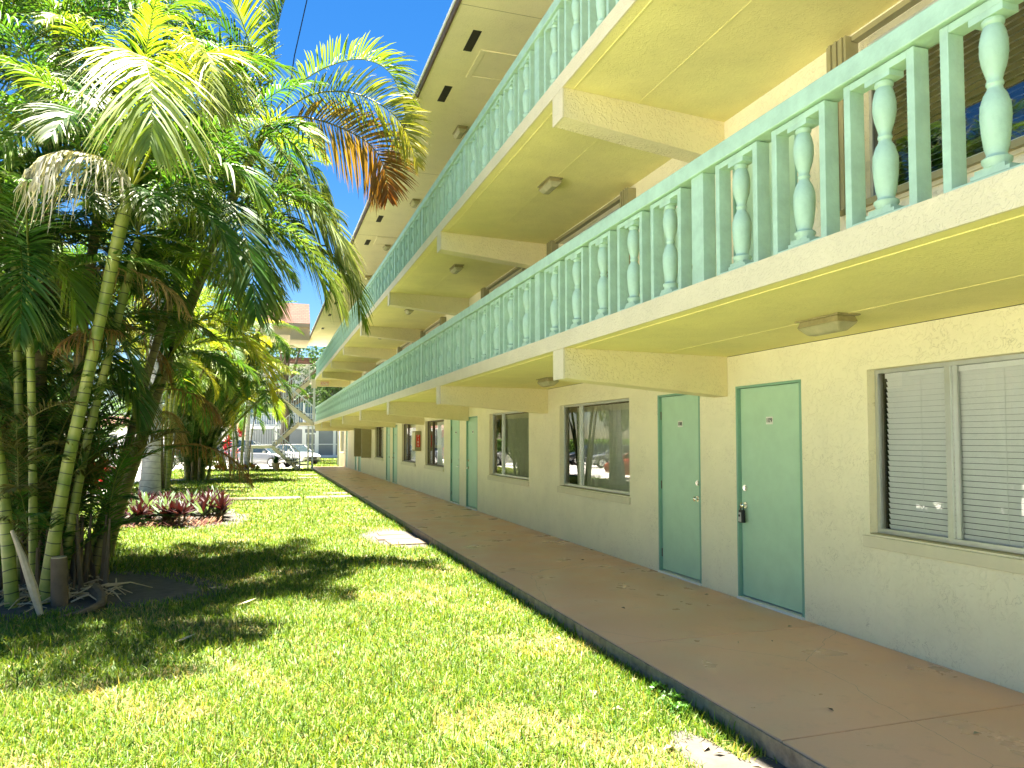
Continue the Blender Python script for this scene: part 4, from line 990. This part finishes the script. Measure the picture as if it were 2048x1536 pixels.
# filled crowns, one per stem
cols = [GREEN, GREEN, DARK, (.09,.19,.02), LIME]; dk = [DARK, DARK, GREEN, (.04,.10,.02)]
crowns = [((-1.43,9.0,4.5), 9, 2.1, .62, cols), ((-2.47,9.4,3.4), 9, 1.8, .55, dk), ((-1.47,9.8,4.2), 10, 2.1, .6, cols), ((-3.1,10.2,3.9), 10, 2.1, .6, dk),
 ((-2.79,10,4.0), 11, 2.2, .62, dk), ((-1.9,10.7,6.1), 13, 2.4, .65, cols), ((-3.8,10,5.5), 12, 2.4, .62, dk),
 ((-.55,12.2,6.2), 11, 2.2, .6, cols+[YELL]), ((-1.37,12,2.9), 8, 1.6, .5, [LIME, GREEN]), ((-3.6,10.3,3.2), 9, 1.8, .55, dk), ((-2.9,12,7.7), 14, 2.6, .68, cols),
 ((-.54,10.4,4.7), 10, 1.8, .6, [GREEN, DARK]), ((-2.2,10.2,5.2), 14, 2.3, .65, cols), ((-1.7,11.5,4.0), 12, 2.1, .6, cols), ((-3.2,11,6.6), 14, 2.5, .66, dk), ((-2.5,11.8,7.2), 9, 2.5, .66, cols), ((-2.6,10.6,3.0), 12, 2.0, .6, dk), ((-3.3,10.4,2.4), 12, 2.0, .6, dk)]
for hub, k, ln, ll, cc in crowns:
    L = Leaves(); crown(L, hub, k, ln, ll, cc, el=(-.1, 1.3)); L.build('crown', M['leaf'], CL)
# low suckers and inner foliage of the clump
L = Leaves()
for i in range(90):
    a = rng.uniform(0, 6.28); r = rng.uniform(.1, 1.0); hx, hy = -2.45+r*math.cos(a)*.75, 10.35+r*math.sin(a)*.8; hz = rng.uniform(.0, 1.6)
    rand_frond(L, (hx, hy, hz), rng.uniform(0, 6.28), rng.uniform(.9, 1.45), rng.uniform(1.2, 2.3), rng.uniform(.32, .5), [DARK, GREEN, (.03,.085,.012), (.10,.10,.03)][rng.integers(4)], n=34, droop=.4, w=.028, bend=1.2)
L.build('low_foliage', M['leaf'], CL)
L = Leaves()
for i in range(60):
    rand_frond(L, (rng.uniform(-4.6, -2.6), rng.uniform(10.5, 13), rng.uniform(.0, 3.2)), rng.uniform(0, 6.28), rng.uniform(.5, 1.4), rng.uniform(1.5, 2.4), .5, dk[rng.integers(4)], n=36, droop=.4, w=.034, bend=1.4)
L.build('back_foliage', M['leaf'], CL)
# hanging dead brown fronds inside
L = Leaves()
for i in range(12):
    rand_frond(L, (rng.uniform(-2.9, -1.1), rng.uniform(9.8, 10.8), rng.uniform(1.6, 3.8)), rng.uniform(0, 6.28), rng.uniform(-.3, .3), rng.uniform(1.0, 1.8), .4, [(.22,.13,.05), (.30,.22,.10)][i % 2], n=30, droop=1.2, w=.022, bend=1.2, ragged=.4)
L.build('dead_fronds', M['leaf'], CL)
# roots + litter at the base
rt = MB()
for i in range(90):
    a = rng.uniform(0, 6.28); r = rng.uniform(.1, .75); x, y = -2.15+r*math.cos(a)*1.0, 9.55+r*math.sin(a)*.8; l = rng.uniform(.2, .7); b_ = rng.uniform(0, 6.28)
    rt.tube([(x, y, .02+rng.uniform(0, .12)), (x+l*.5*math.cos(b_), y+l*.5*math.sin(b_), .05+rng.uniform(0, .1)), (x+l*math.cos(b_), y+l*math.sin(b_), .012)], [.010, .008, .004], 5)
settag(rt.build('root_litter', M['stalk']), kind='stuff')
rt = MB(); rt.tube([(-1.75,9.35,.10),(-1.62,9.0,.07),(-1.58,8.75,.04),(-1.68,8.5,.03),(-1.95,8.35,.0)], [.07,.055,.045,.035,.015], 8).build('surface_root', M['bark'], CL, smooth=True)
sk = MB(); sk.tube([(-2.42,8.85,.82),(-2.28,8.72,.55),(-2.16,8.6,.28),(-2.06,8.5,.02)], [.018,.034,.045,.028], 8)
settag(sk.build('fallen_stalk', M['stalk'], smooth=True, origin=(-2.1,8.5,0)), 'pale dry frond stalk leaning against the palm clump base', 'palm stalk')
# boots: dark fibrous base mass
L = MB()
for i in range(70):
    a = rng.uniform(0, 6.28); r = rng.uniform(.15, .62); x, y = -2.3+r*math.cos(a), 9.85+r*math.sin(a)*.75
    L.tube([(x, y, -.02), (x+rng.normal(0, .05), y+rng.normal(0, .05), rng.uniform(.25, .9))], [.035, .012], 5)
L.build('base_sheaths', M['bark'], CL)

# ---- royal palm (grey trunk)
RP = empty('royal_palm', (-3.45, 26.3, 0), 'tall palm with thick smooth grey trunk rising behind the purple plant bed', 'palm')
trunk_obj('trunk', [(-3.45,26.3,-.05),(-3.42,26.3,1),(-3.36,26.3,3),(-3.3,26.3,7),(-3.2,26.3,9.5)], [.36,.27,.23,.20,.14], M['trunkgrey'], RP, 20)
L = Leaves(); crown(L, (-3.2,26.3,9.6), 16, 3.4, .8, [GREEN, DARK, LIME], w=.05, n=46); L.build('crown', M['leaf'], RP)

def areca(name, x, y, n, hmin, hmax, label, ln=1.9, spread=1.2, cols_=cols, low=16, seed=0, nn=34, w=.05, stemr=.05):
    e = empty(name, (x, y, 0), label, 'palm', 'clumping palms along the lawn')
    for i in range(n):
        a = 6.28*i/n+rng.uniform(-.3, .3); r0 = rng.uniform(.1, .45); h = rng.uniform(hmin, hmax); r1 = r0+spread*rng.uniform(.3, 1)*h/hmax
        top = (x+r1*math.cos(a), y+r1*math.sin(a), h)
        trunk_obj('stem', [(x+r0*math.cos(a), y+r0*math.sin(a), -.05), (x+(r0*.7+r1*.3)*math.cos(a), y+(r0*.7+r1*.3)*math.sin(a), h*.5), top], [stemr*1.3, stemr, stemr*.8], M['trunkgreen' if i % 3 else 'trunkbrown'], e, 8)
        L = Leaves(); crown(L, top, rng.integers(7, 11), ln, .55, cols_, el=(-.2, 1.3), n=nn, w=w); L.build('crown', M['leaf'], e)
    L = Leaves()
    for i in range(low):
        a = rng.uniform(0, 6.28); r = rng.uniform(0, .6)
        rand_frond(L, (x+r*math.cos(a), y+r*math.sin(a), rng.uniform(0, 1.2)), a+rng.normal(0, .5), rng.uniform(.95, 1.4), rng.uniform(1.4, 2.6), .42, [DARK, GREEN][i % 2], n=28, droop=.35, w=w, bend=1.1)
    if low: L.build('low_foliage', M['leaf'], e)
    return e
areca('areca_palm', -2.85, 35.4, 18, 2.6, 8.2, 'dense palm clump behind the purple plants, wide skirt of dark fronds', spread=1.6, low=40, ln=2.4, cols_=[GREEN, LIME, (.14,.24,.03), YELL, DARK])
cl2 = bpy.context.scene.objects['areca_palm']
L = Leaves()
for i in range(150):
    a = rng.uniform(0, 6.28); q = rng.uniform(0, .45)
    rand_frond(L, (-2.85+q*math.cos(a), 35.4+q*math.sin(a), rng.uniform(0, .8)), a, rng.uniform(1.15, 1.45), rng.uniform(2.6, 4.6), .42, [DARK, (.04,.12,.015), GREEN][i % 3], n=30, droop=.35, w=.045, bend=.55)
L.build('frond_skirt', M['leaf'], cl2)
for hub in ((-1.2,34.5,4.2),(-.3,34.8,5.0),(.1,35,3.9),(-1,35.5,6.2),(-2,34,5.6),(-3.6,34.5,6.2),(-.3,35,6.6),(-2.6,33.6,4.4),(-4.2,35,4.6),(-4.6,35,6.8)):
    trunk_obj('stem', [(-2.85+rng.normal(0,.2),35.4,-.05), ((-2.85*1.2+hub[0]*.8)/2, 35.2, hub[2]*.5), hub], [.07,.055,.045], M['trunkgreen'], cl2, 8)
    L = Leaves(); crown(L, hub, 11, 2.3, .6, [GREEN, LIME, DARK, YELL, GREEN], el=(-.4, 1.2), n=36, w=.045); L.build('crown', M['leaf'], cl2)
areca('areca_palm', -3.4, 29.5, 9, 3.6, 6.4, 'yellow green arching palm clump between the grey royal palm and the dense clump', spread=2.0, low=0, ln=2.3, cols_=[LIME, YELL, GREEN, (.16,.25,.03)])
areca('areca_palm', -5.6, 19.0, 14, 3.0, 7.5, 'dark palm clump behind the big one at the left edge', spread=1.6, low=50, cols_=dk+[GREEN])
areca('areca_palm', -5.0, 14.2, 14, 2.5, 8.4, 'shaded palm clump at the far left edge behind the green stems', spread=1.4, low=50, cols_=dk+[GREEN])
areca('areca_palm', -7.2, 27.0, 12, 3.5, 8.0, 'sunlit palm clump at the edge of the parking lot', spread=1.6, low=30, cols_=cols)
areca('areca_palm', -1.2, 39.5, 6, 3.2, 5.6, 'yellow green palm clump in front of the stairs canopy', spread=1.3, low=0, ln=2.2, cols_=[LIME, GREEN, GREEN, YELL], stemr=.03)
# white trunked palms by the stairs
for i, (x, y, lean, lab) in enumerate([(-2.15,46.2,-.7,'pale trunked palm leaning left of the pair by the crotons'), (-1.75,46.4,.15,'pale trunked palm upright in the middle by the crotons'), (-1.0,46.2,.1,'tan trunked palm nearest the stairs')]):
    e = empty('slim_palm', (x, y, 0), lab, 'palm', 'slim palms beside the stairs')
    trunk_obj('trunk', [(x, y, -.05), (x+lean*.4, y, 1.6), (x+lean, y, 4.6)], [.17, .12, .10], M['trunkgrey'], e, 12)
    L = Leaves(); crown(L, (x+lean, y, 4.7), 14, 2.1, .6, [GREEN, LIME, (.2,.10,.05) if i == 2 else DARK], el=(-.3, 1.2), n=34, w=.06); L.build('crown', M['leaf'], e)

# ---- purple rosette plants
def rosette_leaves(L, x, y, z, r, n, top, under, up=(.5, 1.4), wid=.05):
    for i in range(n):
        az = i*2.4+rng.uniform(-.2, .2); e = up[0]+(up[1]-up[0])*i/n+rng.normal(0, .08); ln = r*rng.uniform(.8, 1.1)
        P = np.array([x, y, z], float); K = 5; V = []; side = np.array([math.cos(az), -math.sin(az), 0])
        for k in range(K):
            q = k/(K-1); ww = wid*(math.sin(math.pi*(q*.85+.12))+.05)*.5 if k < K-1 else .002
            V += [P-side*ww, P+side*ww]
            d = np.array([math.sin(az)*math.cos(e), math.cos(az)*math.cos(e), math.sin(e)]); P = P+d*ln/(K-1); e -= .09
        F = np.array([[2*k, 2*k+1, 2*k+3, 2*k+2] for k in range(K-1)])
        c = np.array(top if rng.random() < .5 else under)*rng.uniform(.8, 1.25)
        L.add(np.array(V), F, np.tile(c, (len(V), 1)))
def rosette_plant(name, x, y, h, r, n, top, under, label, cat, group, wid=.05, up=(.35, 1.45)):
    e = empty(name, (x, y, 0), label, cat, group)
    L = Leaves(); rosette_leaves(L, x, y, h, r, n, top, under, up, wid); L.build('leaves', M['leafmatte'], e)
    if h > .05: MB().tube([(x, y, -.02), (x, y, h+.02)], [.03, .025], 6).build('stem', M['bark'], e)
    return e
k = 0
for i in range(46):
    x = rng.uniform(-2.95, -.85); y = rng.uniform(16.3, 20.0)
    if y < 16.8 + .0*x: pass
    sil = (.17, .25, .15) if rng.random() < .75 else (.04, .01, .012)
    rosette_plant('purple_rosette_plant', x, y, rng.uniform(.06, .26), rng.uniform(.34, .5), 20, sil, (.035, .005, .009), 'purple and silver spiky rosette plant in the bed round the grey palm', 'plant', 'purple rosette plants in the lawn bed', wid=.075)
L = Leaves()
for i in range(260):
    rosette_leaves(L, rng.uniform(-2.95, -.85), rng.uniform(16.2, 17.6), .02, rng.uniform(.08, .2), 4, (.10,.03,.03), (.28,.17,.10), (.1, 1.2), .03)
o = L.build('bed_litter', M['leafmatte'], None); settag(o, kind='stuff')
# ---- crotons, ti plant, shrub near the stairs
cro = [(.45,.33,.02), (.35,.08,.02), (.12,.20,.02), (.40,.16,.04), (.45,.4,.03)]
for i in range(13):
    x = -2.6+i*.185+rng.normal(0, .05); y = 44.6+rng.uniform(0, .9)
    rosette_plant('croton_plant', x, y, rng.uniform(.05, .2), rng.uniform(.26, .42), 26, cro[i % 5], cro[(i+2) % 5], 'low yellow and red leaved croton in the bed below the slim palms', 'plant', 'croton plants by the slim palms', wid=.09, up=(.1, 1.3))
e = empty('red_ti_plant', (-1.95, 47.3, 0), 'tall bright red leaved plant between the pale palm trunks', 'plant')
L = Leaves()
for i in range(9): rosette_leaves(L, -1.95+rng.normal(0, .22), 47.3+rng.normal(0, .2), .5+.2*i, .5, 14, (.60,.04,.04), (.45,.02,.06), (.2, 1.3), .10)
L.build('leaves', M['leafmatte'], e); MB().tube([(-1.95,47.3,0),(-1.95,47.3,2.2)], .03, 6).build('stem', M['bark'], e)
# ---- broadleaf helper
def leaf_cloud(centers, n, size, col, spread=1.0):
    """centers: list (x,y,z,r)"""
    Vs = []; Ts = []; cs = np.array(centers); w = cs[:, 3]**2; w /= w.sum()
    idx = rng.choice(len(cs), n, p=w); d = rng.normal(size=(n, 3)); d /= np.linalg.norm(d, axis=1)[:, None]
    r = cs[idx, 3]*rng.uniform(.55, 1.08, n)**.6
    P = cs[idx, :3]+d*r[:, None]*np.array([1, 1, .8])
    a = rng.normal(size=(n, 3)); a /= np.linalg.norm(a, axis=1)[:, None]; b = np.cross(a, rng.normal(size=(n, 3))); b /= np.linalg.norm(b, axis=1)[:, None]
    s = size*rng.uniform(.6, 1.3, n)[:, None]
    V = np.stack([P-a*s, P+b*s*.45, P+a*s, P-b*s*.45], 1).reshape(-1, 3); F = np.arange(n*4).reshape(-1, 4)
    T = np.array(col)[None]*rng.uniform(.6, 1.5, (n, 1)); T = np.repeat(T, 4, 0)
    return V, F, T
e = empty('yellow_shrub', (-2.9, 45.8, 0), 'round yellow green shrub left of the slim pale palms', 'shrub')
v, f, t = leaf_cloud([(-2.9,45.8,.7,.6),(-2.6,45.7,.45,.4),(-3.3,45.8,.6,.5)], 1500, .07, (.30,.33,.03)); np_mesh('leaves', v, f, M['leafmatte'], t, e)
MB().tube([(-2.9,45.8,0),(-2.9,45.8,.6)], .04, 6).build('stem', M['bark'], e)
# ---- potted plant
e = empty('potted_plant', (.62, 44.3, 0), 'dark green potted plant in a beige pot standing under the stairs', 'potted plant')
MB().lathe([(.14,.01),(.17,.1),(.22,.38),(.25,.40),(.25,.45),(.21,.45)], .62, 44.3, 16).build('pot', M['terracotta'], e, smooth=True)
L = Leaves(); rosette_leaves(L, .62, 44.3, .42, .55, 60, DARK, (.02,.06,.012), (.1, 1.5), .07); L.build('leaves', M['leafmatte'], e)
# ---- bicycle
e = empty('bicycle', (1.3, 44.4, 0), 'small black bicycle leaning under the outdoor stairs', 'bicycle')
for i, x in enumerate((.95, 1.72)):
    w_ = MB(); w_.tube([(x+.22*math.cos(a*math.pi/12), 44.4, .24+.22*math.sin(a*math.pi/12)) for a in range(25)], .018, 6, False); wo_ = w_.build('wheel', M['rubber'], e)
    s_ = MB(); [s_.tube([(x, 44.4, .24), (x+.21*math.cos(a*math.pi/4), 44.4, .24+.21*math.sin(a*math.pi/4))], .003, 3) for a in range(8)]; s_.build('spokes', M['alu'], wo_)
fr_ = MB(); 
for a, b in (((.95,.24),(1.12,.58)), ((.95,.24),(1.3,.24)), ((1.3,.24),(1.12,.62)), ((1.12,.56),(1.58,.60)), ((1.3,.24),(1.58,.56)), ((1.56,.72),(1.72,.24))): fr_.tube([(a[0],44.4,a[1]),(b[0],44.4,b[1])], .018, 6)
fr_.build('frame', M['black'], e); MB().box(1.03, 1.22, 44.35, 44.45, .62, .66).build('saddle', M['black'], e, bevel=.015); MB().tube([(1.5,44.15,.78),(1.56,44.4,.72),(1.5,44.65,.78)], .014, 6).build('handlebar', M['black'], e)

# ---- hedge and distant trees
hd = empty('clipped_hedge', (-19.5, 35, 0), 'long clipped green hedge along the far side of the parking lot', 'hedge')
n = 42000; x = rng.uniform(-20.1, -18.9, n); y = rng.uniform(-12, 100, n); z = rng.uniform(0, 1.75, n)
face = rng.random(n); x = np.where(face < .6, -19+rng.normal(0, .05, n), x); z = np.where(face > .8, 1.72+rng.normal(0, .05, n), z)
a = rng.normal(size=(n, 3)); a /= np.linalg.norm(a, axis=1)[:, None]; b = np.cross(a, rng.normal(size=(n, 3))); b /= np.linalg.norm(b, axis=1)[:, None]
Pp = np.stack([x, y, z], 1); V = np.stack([Pp-a*.10, Pp+b*.05, Pp+a*.10, Pp-b*.05], 1).reshape(-1, 3)
np_mesh('foliage', V, np.arange(n*4).reshape(-1, 4), M['leafmatte'], np.repeat(np.array([[.10,.20,.025]])*rng.uniform(.6, 1.4, (n, 1)), 4, 0), hd)
MB().box(-19.9, -19.1, -12, 100, 0, 1.6).build('inner_mass', mat('hedge_inside', (.02,.04,.01), .95, var=.4, vscale=4), hd)
def tree(x, y, h, r, col, label, n=5000, size=.16):
    e = empty('broadleaf_tree', (x, y, 0), label, 'tree', 'broadleaf trees beyond the parking lot')
    b = MB(); b.tube([(x, y, -.1), (x+.1, y, h*.3), (x-.1, y+.1, h*.6)], [r*.09, r*.07, r*.05], 8)
    cs = []
    for i in range(11):
        a = rng.uniform(0, 6.28); q = rng.uniform(.2, .95)*r; zz = h*rng.uniform(.45, .95); rr = r*rng.uniform(.28, .5)*(1.15-zz/h*.4)
        c = (x+q*math.cos(a)*.8, y+q*math.sin(a)*.8, zz); cs.append((*c, rr)); b.tube([(x, y, h*.35), ((x+c[0])/2, (y+c[1])/2, (h*.4+zz)/2), c], [r*.04, r*.03, r*.01], 5)
    b.build('trunk', M['bark'], e, smooth=True)
    v, f, t = leaf_cloud(cs, n, size, col); np_mesh('crown', v, f, M['leafmatte'], t, e)
labs = [(5.6,57,7.4,3.0,(.045,.09,.02),'dark oak like tree right behind the stair tower and exit sign'),
 (1.5,64,12,4.5,(.05,.11,.02),'tall dark tree above the cars behind the stairs'),
 (-5,88,11,4.5,(.06,.13,.02),'tree behind the lot left of the screened building'),
 (-13,92,10,4.5,(.07,.15,.02),'light green tree at the far end of the lot'),
 (-21.5,84,9,4,(.06,.13,.02),'tree behind the far end of the hedge'),
 (-23,66,8,4,(.07,.14,.03),'broad tree behind the hedge, second from its far end'),
 (-22.5,50,7.5,4,(.05,.12,.02),'rounded tree behind the middle of the hedge'),
 (-23,36,8,4,(.06,.13,.02),'tree behind the hedge level with the mirrored red car'),
 (-23,20,8.5,4.5,(.06,.13,.02),'tree behind the hedge level with the white suv'),
 (-24,2,8.5,4.5,(.06,.13,.02),'tree behind the near end of the hedge'),
 (12,95,12,5,(.05,.11,.02),'tall tree rising behind the screened building')]
for t_ in labs: tree(*t_)
# vine hanging near far balcony
# ---- overhead wire
wi = MB(); wi.tube([(1.9,30,22),(.9,30,16.8),(.3,30,12),(-.1,30,8.5)], .022, 5)
settag(wi.build('overhead_cable', M['black'], origin=(-.1,30,8.5)), 'thin dark cable crossing the blue sky above the palm fronds', 'cable')
# ---- fallen leaves on walk and lawn
lf = [(3.30,6.6),(3.62,5.2),(3.9,5.15),(4.35,5.5),(3.25,3.75),(3.75,3.2),(4.42,6.9),(3.0,7.9),(4.1,9.4)]
for i, (x, y) in enumerate(lf):
    s = rng.uniform(.015, .03); a = rng.uniform(0, 6.28); c, d = math.cos(a)*s, math.sin(a)*s
    b_ = MB(); b_.poly([(x-c*1.3, y-d*1.3, .1235), (x+d*.5, y-c*.5, .130), (x+c*1.3, y+d*1.3, .124), (x-d*.5, y+c*.5, .134)])
    settag(b_.build('fallen_leaf', M['stalk'] if i % 2 else M['bark'], origin=(x, y, .122)), 'tiny dry leaf lying on the brown walkway', 'leaf', 'dry leaves on the walkway')
def big_leaf(x, y, l, lab, m='stalk'):
    b_ = MB(); b_.poly([(x-l, y, .03), (x, y-.05, .06), (x+l, y+.03, .085), (x, y+.06, .055)])
    settag(b_.build('fallen_leaf', M[m], origin=(x, y, .03)), lab, 'leaf')
big_leaf(-.16, 8.35, .10, 'pale grey dry leaf on the lawn beyond the shaded grass'); big_leaf(-.62, 7.0, .09, 'curled brown dry leaf on the shaded grass', 'terracotta')
for i in range(26):
    x = 2.3+rng.uniform(-.2, .3); y = rng.uniform(2.8, 4.6) if i < 18 else rng.uniform(4.6, 9); s = rng.uniform(.02, .05); a = rng.uniform(0, 6.28)
    c, d = math.cos(a)*s, math.sin(a)*s
    b_ = MB(); b_.poly([(x-c, y-d, .012), (x+d*.5, y-c*.5, .03), (x+c, y+d, .02), (x-d*.5, y+c*.5, .035)])
    settag(b_.build('fallen_leaf', M['stalk'] if i % 3 else M['terracotta'], origin=(x, y, .012)), 'small dead leaf in the bare strip by the walkway curb', 'leaf', 'dead leaves beside the curb')
# weeds tuft near curb
L = Leaves(); e = empty('curb_weed', (2.52, 4.35, 0), 'dark green leafy weed tuft against the curb in the bare strip', 'weed')
v, f, t = leaf_cloud([(2.52,4.35,.05,.09),(2.56,4.6,.04,.07),(2.5,4.2,.04,.07)], 420, .018, (.06,.16,.02)); np_mesh('leaves', v, f, M['leafmatte'], t, e)
print('done', len(bpy.data.objects))
